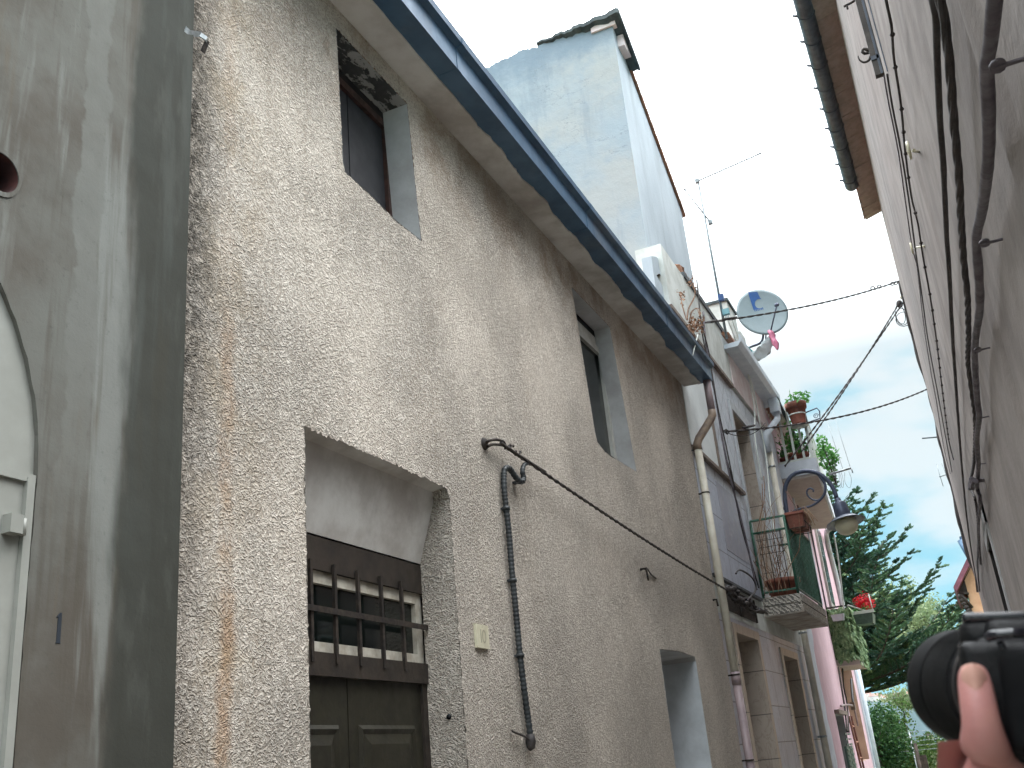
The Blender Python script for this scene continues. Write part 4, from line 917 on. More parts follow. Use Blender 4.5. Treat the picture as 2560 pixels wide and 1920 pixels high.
for k in range(3): mb.tube([c+Vector((-.025+.025*k, 0, -.04)), c+Vector((-.02+.02*k, 0, -.1))], .006, 6)
part('amplifier_box', mb, M['tealbox'], an)
DY = 17.2; dc = A(1905, 783, y=DY); ds = empty('satellite_dish', 'pale satellite dish with a blue print and plastic bags tied to its arm', 'satellite dish', dc)
nD = Vector((.38, -.88, .16)).normalized(); uD = Vector((0, 0, 1)); uD = (uD-nD*uD.dot(nD)).normalized(); rD = uD.cross(nD)*-1
if rD.x < 0: rD = -rD
Rr = .485
def DP(u, v, h=0):
    r2 = u*u+v*v; return dc+rD*u+uD*v+nD*(h+.22*r2)
mb = MB(); nn = 40; rings = [0, .15, .27, .37, .44, Rr]; vs = []
for r_ in rings:
    for k in range(nn): a = 2*math.pi*k/nn; vs.append(DP(r_*math.cos(a)*.94, r_*math.sin(a)))
fs = [(i*nn+k, i*nn+(k+1) % nn, (i+1)*nn+(k+1) % nn, (i+1)*nn+k) for i in range(len(rings)-1) for k in range(nn)]
mb.add(vs, fs, True); o_ = [v for v in vs[-nn:]]; mb.add(o_+[v-nD*.025 for v in o_], [(k, (k+1) % nn, (k+1) % nn+nn, k+nn) for k in range(nn)], True); mb.add([v-nD*.025 for v in vs], fs, True)
part('reflector', mb, M['dish'], ds)
mb = MB(); sh = [(-.19, .385), (.02, .40), (.06, .26)]
arc = [(.11+.09*math.cos(a), .14+.09*math.sin(a)) for a in [math.pi*.62+i*math.pi*1.05/10 for i in range(11)]]
sh += arc+[(.14, .035), (-.05, .0)]
def DX(px, py, h=.004):
    v = Vector((px-cx0, py-cy0, F)); r_ = Vector((v.dot(Xc), v.dot(Yc), v.dot(Zc))); o_c = Vector((0, 0, CZ)); P_ = o_c+r_*((dc-o_c).dot(nD)/r_.dot(nD))
    for _ in range(3): u, w_ = (P_-dc).dot(rD), (P_-dc).dot(uD); q_ = DP(u, w_, h); P_ = o_c+r_*((q_-o_c).dot(nD)/r_.dot(nD))
    u, w_ = (P_-dc).dot(rD), (P_-dc).dot(uD); return DP(u, w_, h)
bite = [(1899+12*math.cos(a), 759+12*math.sin(a)) for a in [-1.15-i*(2*math.pi-2.0)/12 for i in range(13)]]
mb.poly([DX(*p) for p in [(1870, 731), (1893, 729), (1900, 744)]+bite[0:]+[(1908, 771), (1884, 775)]])
for k in range(6): mb.quad(*[DX(u, v) for u, v in ((1886+k*4, 775-k), (1888+k*4, 775-k), (1888.6+k*4, 779-k), (1886.6+k*4, 779-k))])
part('print', mb, M['dishblue'], ds)
fe = A(1942, 762, y=DY-.38); fb = A(1925, 836, y=DY-.05)
mb = MB(); mb.tube([fb, fe], .013, 8); mb.lathe([(.0, -.05), (.03, -.04), (.036, .02), (.0, .04)], fe, (fe-dc).normalized(), 14); part('feed_arm', mb, M['lampmetal'], ds)
mb = MB(); mb.tube(resample([A(1857, 874, x=-2.56), A(1880, 866, y=DY+.15), A(1902, 856, y=DY+.1), A(1908, 835, y=DY+.04), dc-nD*.05], .03), .022, 10); mb.tube(resample([A(1915, 830, y=DY+.03), A(1912, 858, y=DY+.02), A(1895, 882, y=DY), A(1875, 885, y=DY)], .03), .014, 8); part('mount_arm', mb, M['lampmetal'], ds)
def bag(mb, pts, rs, seed, n=14, sq=.6):
    rn = random.Random(seed); pts = resample([Vector(p) for p in pts], .015); m = len(pts); vs = []
    for i, p in enumerate(pts):
        f = i/(m-1)*(len(rs)-1); k = min(int(f), len(rs)-2); r_ = rs[k]+(rs[k+1]-rs[k])*(f-k)
        for j in range(n):
            a = 2*math.pi*j/n; w_ = r_*(1+.28*mnoise.noise(Vector((math.cos(a)*1.6, math.sin(a)*1.6, i*.35+seed)))+.12*math.sin(5*a+i*.2)); vs.append(p+rD*math.cos(a)*w_*.8+nD*math.sin(a)*w_*sq+uD*math.sin(a)*w_*.6)
    mb.add(vs, [(i*n+j, i*n+(j+1) % n, (i+1)*n+(j+1) % n, (i+1)*n+j) for i in range(m-1) for j in range(n)], True)
mb = MB(); bag(mb, [A(*p, y=DY-.03) for p in ((1926, 842), (1920, 858), (1910, 876), (1895, 888), (1882, 886))], [.04, .10, .14, .13, .06], 1); bagw = part('white_bag', mb, M['bagwhite'], ds)
mb = MB(); bag(mb, [A(*p, y=DY-.03) for p in ((1856, 866), (1864, 874), (1872, 882), (1880, 890), (1888, 888))], [.05, .085, .09, .08, .05], 2); part('teal_bag', mb, M['bagteal'], ds)
mb = MB(); bag(mb, [A(*p, y=DY-.08) for p in ((1922, 828), (1930, 838), (1934, 850), (1940, 862), (1944, 873))], [.03, .075, .05, .07, .02], 3); part('pink_bag', mb, M['bagpink'], ds)
# dry weeds in the blue gutter
wd_ = MB(); wl = MB(); rr = random.Random(21)
for base_, tips in (((1716, 800), ((1706, 765), (1703, 736))), ((1718, 802), ((1722, 775), (1738, 736), (1729, 700))), ((1722, 808), ((1730, 780), (1743, 770), (1752, 795))), ((1725, 812), ((1732, 790), (1736, 795))), ((1730, 815), ((1745, 812), (1750, 820)))):
    gy = A(*base_, x=-2.06).y; P0 = A(*base_, x=-2.06)
    for rep in range(2):
        pts = [P0]+[A(px_+rr.gauss(0, 2), py_+rr.gauss(0, 2), y=gy+rr.gauss(0, .05)) for px_, py_ in tips]; wd_.tube(resample(pts, .03), .0045, 5)
        for _ in range(16):
            q = pts[-1]+Vector((rr.gauss(0, .02), rr.gauss(0, .03), rr.gauss(-.03, .035))); one_leaf(wl, q, .035, rr)
for _ in range(70): q = A(1732+rr.gauss(0, 9), 820+rr.gauss(0, 8), x=-2.05); one_leaf(wl, q, .05, rr)
wz = empty('dry_weeds', 'dry brown weeds growing out of the blue gutter near its end', 'plant', A(1725, 812, x=-2.06))
part('stems', wd_, M['dry'], wz); part('withered_leaves', wl, M['dry'], wz)
mb = MB(); mb.tube([A(1745, 835, x=-2.05), A(1732, 888, x=-2.03)], .006, 6); solo('white_stick', mb, M['white'], 'thin white stick hanging over the front of the blue gutter', 'stick')

#@@PINK
# ================================================================== PINK HOUSE
PK = .045
def PX(y): return W-.012-PK*(y-17)
def AP(px, py, off=0.0):
    d = Vector((px-cx0, py-cy0, F)); r = Vector((d.dot(Xc), d.dot(Yc), d.dot(Zc))); t = (W-.012+off+PK*17)/(r.x+PK*r.y)
    return Vector((r.x*t, r.y*t, r.z*t+CZ))
PY0, PY1 = MY1+.01, 27.4; PZ = A(1938, 1000, y=MY1).z+.02
b = empty('pink_house', 'pink plastered house with white trim and balconies beyond the marble house', 'house', (PX(22), 22, 0))
def prect(y0, z0, y1, z1, off=0.0): return [Vector((PX(y0)+off, y0, z0)), Vector((PX(y1)+off, y1, z0)), Vector((PX(y1)+off, y1, z1)), Vector((PX(y0)+off, y0, z1))]
def pbox(mb, y0, z0, y1, z1, o0, o1): mb.hexa(prect(y0, z0, y1, z1, o0), prect(y0, z0, y1, z1, o1))
pe = PZ
q = [AP(*p) for p in ((2088, 1785), (2104, 1795))]
gd = prect(q[0].y, .01, q[0].y+1.7, q[0].z)
q2 = AP(2125, 1700); rec = prect(23.0, 1.2, 26.3, 3.35)
mb = MB(); mb.poly(prect(PY0, 0, PY1, pe), [gd, rec]); mb.quad(*[Vector(p) for p in ((PX(PY1), PY1, 0), (PX(PY1), PY1, pe), (PX(PY1)-4, PY1, pe), (PX(PY1)-4, PY1, 0))]); mb.quad((PX(PY0)-.3, PY0, 0), (PX(PY0)-4, PY0, 0), (PX(PY0)-4, PY0, pe), (PX(PY0)-.3, PY0, pe))
part('wall', mb, M['pink'], b)
mb = MB(); rr = random.Random(4); L_ = []; zz = 0
while zz < pe-.2: L_.append((zz, 17.95+rr.uniform(-.12, .22))); zz += .22
pl = [Vector((PX(PY0)+.004, PY0, 0))]+[Vector((PX(yy)+.004, yy, z_)) for z_, yy in L_]+[Vector((PX(PY0)+.004, PY0, pe))]
mb.poly(pl); band(mb, pl, [p-Vector((.02, 0, 0)) for p in pl]); part('corner_render', mb, M['pinkwhite'], b)
mb = MB(); band(mb, rec, [p+Vector((-.25, 0, 0)) for p in rec]); mb.add([p+Vector((-.25, 0, 0)) for p in rec], [(0, 1, 2, 3)]); part('recess', mb, M['beigepanel'], b)
mb = MB(); band(mb, gd, [p+Vector((-.25, 0, 0)) for p in gd]); mb.add([p+Vector((-.25, 0, 0)) for p in gd], [(0, 1, 2, 3)]); part('doorway', mb, M['reveal'], b)
mb = MB(); pbox(mb, gd[0].y-.1, gd[2].z, gd[1].y+.1, gd[2].z+.07, 0, .08); part('door_hood', mb, M['brownrim'], b)
for k in (0, 1):
    mb = MB(); ya = gd[0].y+.25+k*.75; pbox(mb, ya, .05, ya+.62, gd[2].z-.55, .02, .06)
    for s_ in range(18): zs_ = .2+s_*.09; pbox(mb, ya+.06, zs_, ya+.56, zs_+.03, .06, .075)
    part('shutter', mb, M['greenpaint'], b)
for (y0_, w_, m_) in ((19.4, .12, 'pinkwhite'), (20.1, .05, 'brownrim'), (21.3, .10, 'pinkwhite'), (22.2, .05, 'cablegrey')):
    mb = MB(); pbox(mb, y0_, 4.2, y0_+w_, pe-.3, 0, .03); part('pilaster_strip', mb, M[m_], b)
# upper window with white surround (seen edge-on under the balcony)
mb = MB(); pbox(mb, 23.4, 4.4, 24.6, 6.3, .0, .05); uwn = part('window', mb, M['whiteframe'], b)
mb = MB(); pbox(mb, 23.55, 4.5, 24.45, 6.2, .052, .06); part('pane', mb, M['darkglass'], uwn)
# pipes on the lower wall
for (pth, r_, m_, l_) in ((((2096, 1668), (2104, 1720), (2112, 1770), (2118, 1830)), .018, 'iron', None), (((2106, 1672), (2110, 1720), (2118, 1760), (2122, 1830)), .016, 'iron', None), (((2128, 1698), (2131, 1740), (2134, 1765)), .03, 'camblack', None), (((2102, 1765), (2120, 1762), (2134, 1768), (2142, 1800), (2145, 1815)), .022, 'mauve_pipe', None)):
    mb = MB(); mb.tube(resample([AP(*p, .05) for p in pth], .1), r_, 6); part('service_pipe', mb, M[m_], b)
mb = MB(); c = AP(2132, 1765, .05); mb.box(c-Vector((.04, .1, .08)), c+Vector((.05, .1, .08))); part('meter_box', mb, M['brownrim'], b)
mb = MB(); l0, l1 = AP(2122, 1790, .06), AP(2152, 1918, .06)
ld = empty('ladder', 'narrow yellowish wooden ladder leaning on the pink wall beside green shutters', 'ladder', (l1.x, l1.y, 0))
for dy in (0, .42):
    mb = MB(); mb.tube([(l1.x+.05, l1.y+dy, 0), (l0.x, l0.y+dy, l0.z)], .022, 6); part('rail', mb, M['rust'], ld)
for k in range(7):
    t_ = k/7+.05; p = Vector((l1.x+.05, l1.y, 0)).lerp(Vector((l0.x, l0.y, l0.z)), t_); mb = MB(); mb.tube([p, p+Vector((0, .42, 0))], .018, 6); part('rung', mb, M['townroof'], ld)
# corner downpipes
mb = MB(); q = AP(2187, 1915, .08); mb.tube([(PX(PY1)+.08, PY1-.05, 0), (PX(PY1)+.08, PY1-.05, 4.0)], .07, 12); mb.box((PX(PY1)+.0, PY1-.25, 0), (PX(PY1)+.05, PY1-.1, 4.2)); part('downpipe', mb, M['greywhite'], b, 'white corner downpipe of the pink house')
mb = MB(); q = [AP(*p, o_) for p, o_ in (((2088, 1318), .45), ((2074, 1322), .30), ((2066, 1335), .1), ((2072, 1370), .06), ((2090, 1440), .06), ((2110, 1530), .06))]
mb.tube(resample(q, .1), .06, 10); part('downpipe', mb, M['reveal_pale'], b, 'pale grey drain pipe leaving the upper balcony')
# eave overhang
mb = MB(); ze = A(1945, 1008, y=PY0+.1).z
e = [A(*p, z=ze) for p in ((1925, 1085), (1945, 1008), (2003, 1128), (1977, 1185))]
ze = e[0].z; e0_, e1_ = A(1938, 1000, y=PY0+.05), A(2003, 1130, y=20.6)
i0, i1 = Vector((PX(PY0)-.1, PY0+.05, e0_.z+.05)), Vector((PX(20.6)-.1, 20.6, e1_.z+.05))
mb.hexa([i0, i1, e1_, e0_], [i0+Vector((0, 0, .06)), i1+Vector((0, 0, .06)), e1_+Vector((0, 0, .05)), e0_+Vector((0, 0, .05))]); ea = part('eave', mb, M['slabtan'], b)
mb = MB(); mb.tube([e0_+Vector((.02, 0, .05)), e1_+Vector((.02, 0, .05))], .035, 8); part('eave_edge', mb, M['rooffelt'], ea)
mb = MB(); 
for k in range(16):
    t_ = (k+.5)/16; p = i0.lerp(i1, t_); r_ = e0_.lerp(e1_, t_); s_ = p.lerp(r_, .35)
    mb.tube([p-Vector((0, 0, .03)), s_-Vector((0, 0, .03))], .035, 6)
part('eave_tiles', mb, M['peelpink'], ea)
mb = MB(); mb.hexa([Vector((PX(PY0)-4, PY0, pe+1.2)), Vector((PX(PY1)-4, PY1, pe+1.2)), Vector((PX(PY1)+.1, PY1, pe)), Vector((PX(PY0)+.1, PY0, pe))], [Vector((PX(PY0)-4, PY0, pe+1.3)), Vector((PX(PY1)-4, PY1, pe+1.3)), Vector((PX(PY1)+.1, PY1, pe+.1)), Vector((PX(PY0)+.1, PY0, pe+.1))]); part('roof', mb, M['rooftile'], b)
# upper balcony slab
zb_ = 4.402+CZ; N0, N1 = A(1970, 1202, y=18.), A(2043, 1188, y=18.); F0, F1 = Vector((PX(22.8)-.0, 22.8, zb_)), Vector((-2.19, 23.0, zb_))
N0 = Vector((PX(18)+.003, 18, zb_)); N1.z = zb_; F0.x += .003
th = .26
mb = MB(); mb.hexa([N0, F0, F1, N1], [p+Vector((0, 0, th)) for p in (N0, F0, F1, N1)]); ub = part('upper_balcony', mb, M['slabtan'], b, 'upper balcony with white railing full of pots')
mb = MB(); n_ = (F1-N1).normalized(); rt = Vector((n_.y, -n_.x, 0))
mb.hexa([N0+Vector((0, -.03, .05)), N1+Vector((.03, -.03, .05)), N1+Vector((.03, 0, .05)), N0+Vector((0, 0, .05))], [N0+Vector((0, -.03, th+.05)), N1+Vector((.03, -.03, th+.05)), N1+Vector((.03, 0, th+.05)), N0+Vector((0, 0, th+.05))])
mb.hexa([N1+Vector((.002, 0, .05)), F1+Vector((.002, 0, .05)), F1+Vector((.04, 0, .05)), N1+Vector((.04, 0, .05))], [N1+Vector((.002, 0, th+.05)), F1+Vector((.002, 0, th+.05)), F1+Vector((.04, 0, th+.05)), N1+Vector((.04, 0, th+.05))]); part('slab_edge', mb, M['pinkwhite'], ub)
zr0 = zb_+th+.05; zr1 = A(2013, 1040, y=18.).z-.25
mb = MB()
mb.box(N1+Vector((-.05, -.02, th)), N1+Vector((.0, .03, th+1.15))); mb.box(N0+Vector((.0, -.02, th)), N1+Vector((-.05, .02, th+.09)))
mb.tube([N0+Vector((.0, 0, th+1.1)), N1+Vector((-.02, 0, th+1.1)), F1+Vector((-.02, 0, th+1.1))], .022, 8, smooth=False); mb.tube([N1+Vector((-.02, 0, th+.08)), F1+Vector((-.02, 0, th+.08))], .02, 8)
part('railing_frame', mb, M['white'], ub)
for k in range(1, 4):
    p = N0.lerp(N1, k/4); mb = MB(); mb.box(p+Vector((-.02, -.012, th+.08)), p+Vector((.02, .012, th+1.1))); part('baluster', mb, M['white'], ub)
for k in range(1, 22):
    p = N1.lerp(F1, k/22)+Vector((-.02, 0, 0)); mb = MB(); mb.box(p+Vector((-.008, -.012, th+.08)), p+Vector((.008, .012, th+1.1))); part('baluster', mb, M['white'], ub)
rr = random.Random(31)
def potted(nm, lab, c, r, h, mpot, ml, nl, ls, lr, lh, grp=None, seed=0, group=None):
    c = Vector(c); o = empty(nm, lab, 'potted plant', c, group); mb = MB(); mb.lathe([(0, 0), (r*.7, 0), (r*.94, h*.78), (r*1.04, h*.78), (r*1.06, h), (r*.92, h), (r*.88, h*.9), (0, h*.88)], c, (0,0,1), 20); part('pot', mb, mpot, o)
    rn = random.Random(seed); ml_ = MB(); sm_ = MB()
    for k in range(max(3, nl//14)):
        tip = c+Vector((rn.gauss(0, lr*.5), rn.gauss(0, lr*.5), h+rn.uniform(.3, 1)*lh)); sm_.tube([c+Vector((0, 0, h*.8)), c.lerp(tip, .6)+Vector((0, 0, h*.3)), tip], .006, 5)
        for _ in range(14):
            f = rn.uniform(.25, 1.05); q = c+Vector((0, 0, h*.8)); q = q.lerp(tip, f)+Vector((rn.gauss(0, lr*.22), rn.gauss(0, lr*.22), rn.gauss(0, lh*.1))); one_leaf(ml_, q, ls*rn.uniform(.6, 1.2), rn)
    part('stems', sm_, M['bark'], o); part('leaves', ml_, ml, o); return o
zf = zb_+th
G_ = 'potted plants on the white upper balcony'
potted('potted_plant', 'bushy green plant in a dark red pot, nearest the wall on the white upper balcony', (N0.x+.10, 18.25, zf), .1, .22, M['terracotta'], M['houseplant'], 90, .09, .14, .35, seed=1, group=G_)
potted('potted_plant', 'tall upright green plant in a red pot in the middle of the white upper balcony', (N0.x+.27, 18.22, zf), .1, .26, M['terracotta'], M['houseplant'], 160, .10, .12, .85, seed=2, group=G_)
potted('potted_plant', 'leafy plant in a red pot at the outer corner of the white upper balcony', (N0.x+.42, 18.3, zf), .1, .26, M['terracotta'], M['houseplant'], 150, .11, .16, .5, seed=3, group=G_)
bsh = MB(); sm_ = MB(); rn = random.Random(8); c = N1+Vector((.1, 2.2, th))
for (px_, py_, rr_) in ((2060, 1120, .16), (2075, 1130, .2), (2068, 1150, .2), (2055, 1100, .12), (2085, 1145, .12), (2075, 1170, .16), (2074, 1195, .12), (2050, 1135, .14)):
    q = A(px_, py_, y=20.4); leaves(bsh, q, rr_*.8, rr_*1.6, rr_, 85, .075, rn); sm_.tube([c, q], .008, 5)
bo = empty('balcony_bush', 'light green bush spilling over the far outside of the white upper balcony', 'shrub', c); part('branches', sm_, M['bark'], bo); part('leaves', bsh, M['houseplant'], bo)
# terracotta pot on a ring bracket above the balcony
pk = A(1999, 1064, y=17.9); tw = empty('hanging_flower_pot', 'terracotta flower pot with small leafy plant on a ring stand above the white balcony', 'potted plant', pk)
mb = MB(); hp = .42; rp = .175; mb.lathe([(0, 0), (rp*.66, 0), (rp*.72, .04), (rp*.70, .05), (rp*.93, hp*.74), (rp*1.06, hp*.74), (rp*1.1, hp), (rp*.95, hp), (rp*.9, hp*.9), (0, hp*.88)], pk, (0,0,1), 28); part('pot', mb, M['terracotta'], tw)
mb = MB(); mb.lathe([(rp*.78, hp*.45), (rp*.86, hp*.45), (rp*.86, hp*.5), (rp*.78, hp*.5)], pk, (0,0,1), 24); mb.lathe([(0, -.02), (rp*.85, -.02), (rp*.85, 0), (0, 0)], pk, (0,0,1), 20); mb.tube([pk+Vector((0, 0, -.01)), Vector((pk.x+.02, 17.97, zf+1.1))], .02, 8); mb.tube([pk+Vector((rp*.8, 0, hp*.45)), Vector((N1.x-.03, 17.97, pk.z-.1)), Vector((N1.x-.03, 17.97, zf+1.1))], .014, 6); part('ring_stand', mb, M['white'], tw)
mb = MB(); rn = random.Random(14)
for k in range(10):
    a = rn.uniform(0, 6.28); tip = pk+Vector((math.cos(a)*.22, math.sin(a)*.2, hp+rn.uniform(0, .16))); s0 = pk+Vector((0, 0, hp*.9)); mb.tube([s0, s0.lerp(tip, .5)+Vector((0, 0, .08)), tip], .007, 5)
    for _ in range(5): one_leaf(mb, tip+Vector((rn.gauss(0, .03), rn.gauss(0, .03), rn.gauss(0, .02))), .09, rn)
part('leaves', mb, M['houseplant'], tw)
mb = MB(); sq = [A(*p, y=17.95) for p in ((2013, 1032), (2042, 1020), (2049, 1028), (2050, 1046), (2020, 1056))]; mb.tube(sq, .012, 6, smooth=False)
cq = A(2040, 1040, y=17.95); mb.tube([cq+Vector((math.cos(a)*.05*(1-a/14), 0, math.sin(a)*.05*(1-a/14))) for a in [i*.4 for i in range(26)]], .006, 5); mb.tube([A(2018, 1056, y=17.95), Vector((N1.x-.03, 17.95, zf+1.15))], .014, 6); mb.tube([A(2013, 1032, y=17.95), A(2018, 1056, y=17.95)], .012, 6)
solo('scroll_bracket', mb, M['lampmetal'], 'small scrolled iron bracket sticking out above the white upper balcony', 'bracket')
# clothes rail beyond the balcony
mb = MB(); ra, rb = A(2072, 1186, y=20.), A(2128, 1170, y=20.); mb.tube([ra, rb], .022, 8); mb.tube([rb, rb-Vector((-.01, 0, .1))], .012, 6)
for (p0, p1) in (((2060, 1030), (2107, 1172)), ((2082, 1028), (2126, 1170))): mb.tube([A(*p0, y=20), A(*p1, y=20)], .004, 5)
for (px_, w_) in ((2090, .07), (2097, .05), (2112, .09)): q = A(px_, 1180, y=20); mb.tube(resample([q, q+Vector((-w_*.4, 0, -.2)), q+Vector((w_*.3, 0, -.32)), q+Vector((w_, 0, -.16)), q+Vector((w_*.8, 0, 0))], .03), .004, 5)
solo('clothes_rail', mb, M['galv'], 'thin clothes rail with wire loops beyond the white upper balcony', 'rail')
# white flex hanging
mb = MB(); mb.tube(resample([A(2085, 1335, y=21), A(2096, 1400, y=21), A(2103, 1460, y=21), A(2110, 1525, y=21)], .1), .016, 6); solo('white_cord', mb, M['white'], 'white rope hanging from the upper balcony beside the fir tree', 'cord')
# leaf screened balcony
SY = 22.2; so_ = AP(2092, 1600); 
s0, s1 = A(2098, 1668, y=SY), A(2152, 1652, y=SY); sz0 = A(2120, 1662, y=SY).z; xa, xb_ = PX(SY)+.002, A(2150, 1655, y=SY).x
sy1 = SY+1.15
lb = empty('screened_balcony', 'small balcony wrapped in an artificial leaf screen on the pink house', 'balcony', (xa, SY, sz0))
mb = MB(); mb.hexa([(xa, SY, sz0), (xb_, SY, sz0-.02), (xb_-.02, sy1+.6, sz0-.02), (PX(sy1+.6), sy1+.6, sz0)], [(xa, SY, sz0+.12), (xb_, SY, sz0+.12), (xb_-.02, sy1+.6, sz0+.12), (PX(sy1+.6), sy1+.6, sz0+.12)]); part('slab', mb, M['slabtan'], lb)
zt1 = A(2100, 1516, y=SY).z
mb = MB(); mb.box((xa, SY, sz0+.12), (xb_-.06, SY+.02, zt1-.04)); mb.box((xb_-.08, SY, sz0+.12), (xb_-.06, sy1+.5, zt1-.04)); part('backing', mb, M['ivy'], lb)
mb = MB(); rn = random.Random(9)
def drop(mb, p, s, rn, outv):
    tg = outv.cross(Vector((0, 0, 1))).normalized(); dn = (Vector((0, 0, -1))+tg*rn.gauss(0, .5)+outv*rn.uniform(.15, .7)).normalized(); q = (tg+outv*rn.gauss(0, .3)+Vector((0, 0, rn.gauss(0, .2)))).normalized(); nn = dn.cross(q).normalized()*s*.12
    a = p; b = p+dn*s*.3+q*s*.30; c = p+dn*s*.65+q*s*.22; e = p+dn*s; g = p+dn*s*.65-q*s*.22; h = p+dn*s*.3-q*s*.30; m1 = p+dn*s*.35-nn; m2 = p+dn*s*.68-nn
    mb.add([a, b, c, e, g, h, m1, m2], [(0, 1, 6), (1, 2, 7, 6), (2, 3, 7), (0, 6, 5), (6, 7, 4, 5), (7, 3, 4)])
for _ in range(210): drop(mb, Vector((rn.uniform(xa, xb_-.05), SY-.01-rn.random()*.03, rn.uniform(sz0+.16, zt1))), rn.uniform(.13, .20), rn, Vector((0, -1, 0)))
for _ in range(380): drop(mb, Vector((xb_-.05+rn.random()*.03, rn.uniform(SY, sy1+.5), rn.uniform(sz0+.05, zt1))), rn.uniform(.13, .20), rn, Vector((1, 0, 0)))
part('leaf_screen', mb, M['screen_leaf'], lb)
mb = MB(); mb.tube([(xa, SY, zt1), (xb_-.05, SY, zt1), (xb_-.05, sy1+.5, zt1)], .02, 6, smooth=False); part('top_rail', mb, M['iron'], lb)
c = A(2095, 1540, y=SY-.1); mb = MB(); taper(mb, (c.x, SY-.12, c.z-.1), .13, .07, .13); solo('pale_planter', mb, M['reveal_pale'], 'empty pale grey planter hung on the front of the leaf screen', 'planter')
gc = A(2163, 1552, y=SY+.6); gr = empty('geranium_box', 'dark green window box of red geraniums hung beyond the leaf screened balcony', 'planter', (gc.x, SY+.6, gc.z))
mb = MB(); taper(mb, (gc.x, SY+.6, gc.z-.08), .20, .3, .2); part('box', mb, M['greenpaint'], gr)
mb = MB(); mb.box((gc.x-.23, SY+.28, gc.z+.12), (gc.x+.24, SY+.31, gc.z+.18)); mb.tube([(xb_-.05, SY+.4, zt1+.05), (gc.x+.1, SY+.4, gc.z+.16)], .016, 6); mb.tube([(gc.x+.22, SY+.3, gc.z+.15), (gc.x+.20, SY+.3, gc.z+.5)], .012, 6); part('holder', mb, M['white'], gr)
mb = MB(); ml_ = MB(); rn = random.Random(3)
for (px_, py_, r_) in ((2147, 1503, .12), (2160, 1494, .14), (2172, 1506, .12), (2174, 1514, .13), (2152, 1512, .1)):
    q = A(px_, py_, y=SY+.5); leaves(mb, q, r_, r_*1.5, r_*.8, 90, .05, rn)
leaves(ml_, (gc.x, SY+.6, gc.z+.2), .2, .28, .16, 160, .07, rn); part('red_flowers', mb, M['red_petal'], gr); part('leaves', ml_, M['houseplant'], gr)

#@@LAMP
LY = 16.6; lm = empty('street_lamp', 'curved iron wall lamp with a frosted globe beside the green balcony', 'lamp', A(1968, 1300, y=LY))
def Lp(px, py): return A(px, py, y=LY)
arcp = resample([Lp(*p) for p in ((1975, 1345), (1968, 1290), (1962, 1240), (1966, 1210), (1980, 1189), (2000, 1180), (2024, 1178), (2048, 1185), (2070, 1202), (2085, 1225), (2092, 1247))], .05)
mb = MB(); mb.tube(arcp, .035, 12); mb.tube([Lp(1972, 1330), Vector((MW, LY, Lp(1972, 1330).z))], .025, 8); mb.tube([Lp(1966, 1270), Vector((MW, LY, Lp(1966, 1270).z))], .025, 8); part('arm', mb, M['lampmetal'], lm)
mb = MB(); sc_ = resample([Lp(*p) for p in ((1976, 1288), (1984, 1278), (2000, 1272), (2030, 1264), (2050, 1250), (2062, 1232), (2063, 1212), (2054, 1196), (2045, 1186))], .03); mb.tube(sc_, [.018+.006*i/len(sc_) for i in range(len(sc_))], 8)
sc_ = resample([Lp(*p) for p in ((2057, 1243), (2046, 1250), (2034, 1250), (2022, 1242), (2017, 1232), (2020, 1223), (2028, 1221), (2034, 1226), (2033, 1230))], .02); mb.tube(sc_, .014, 8); part('scroll', mb, M['lampmetal'], lm)
c = Lp(2094, 1248); mb = MB(); ax = Vector((.12, -.12, -1)).normalized()
mb.lathe([(.0, -.02), (.045, -.01), (.05, .03), (.055, .05), (.08, .06), (.10, .08), (.11, .12), (.125, .30), (.12, .32), (.20, .335), (.21, .35)], c, ax, 24); part('housing', mb, M['lampmetal'], lm)
mb = MB(); mb.lathe([(.12, .325), (.2, .345), (.30, .40), (.30, .41), (.2, .36), (.11, .345)], c, ax, 36); part('shade', mb, M['lampshade'], lm)
mb = MB(); mb.lathe([(.13, .345), (.165, .38), (.178, .44), (.168, .50), (.14, .55), (.09, .585), (.04, .60), (0, .603)], c, ax, 28); part('globe', mb, M['globe'], lm)
#@@RIGHT
# ================================================================== HOUSE ON THE RIGHT
CY = 21.0                                   # its far corner
b = empty('beige_house', 'tall beige plastered house close on the right with cables along its wall', 'house', (RW, 10, 0))
zr = A(2201, 524, y=CY).z; ew = A(2078, 0, x=RW); xo_ = -.30; xg = xo_+.13
zw = zr
rcx = 6.9; r0_, r1_ = A(2470, 1326, x=RW), A(2530, 1534, x=RW)
ry_ = (r0_.y+r1_.y)/2
rc = [Vector((RW, ry_-.0, 0)), Vector((RW, ry_+1.1, 0)), Vector((RW, ry_+1.1, r0_.z+.22)), Vector((RW, ry_, r0_.z))]
rc = [Vector((RW, ry_, .002)), Vector((RW, ry_+1.2, .002)), Vector((RW, ry_+1.2, r0_.z)), Vector((RW, ry_, r0_.z))]
nseg = 90; mb = MB()
prof_ = [(q.y, min(zw, q.z+.45)) for q in [A(pp_, 0, x=RW) for pp_ in (2450, 2350, 2280, 2220, 2180, 2150, 2125, 2105)]]
prof_ = [(-3, prof_[0][1])]+[p_ for p_ in prof_ if p_[0] < 13.5]+[(14.0, zw)]
mb.poly([(RW, -3, 0), (RW, CY, 0), (RW, CY, zw)]+[(RW, a_, c_) for a_, c_ in reversed(prof_)], [rc])
for k in range(len(prof_)-1): (ya, za), (yb_, zb) = prof_[k], prof_[k+1]; mb.quad((RW, ya, za), (RW, yb_, zb), (RW+6, yb_, zb), (RW+6, ya, za))
mb.quad((RW, 14, zw), (RW, CY, zw), (RW+6, CY, zw), (RW+6, 14, zw))
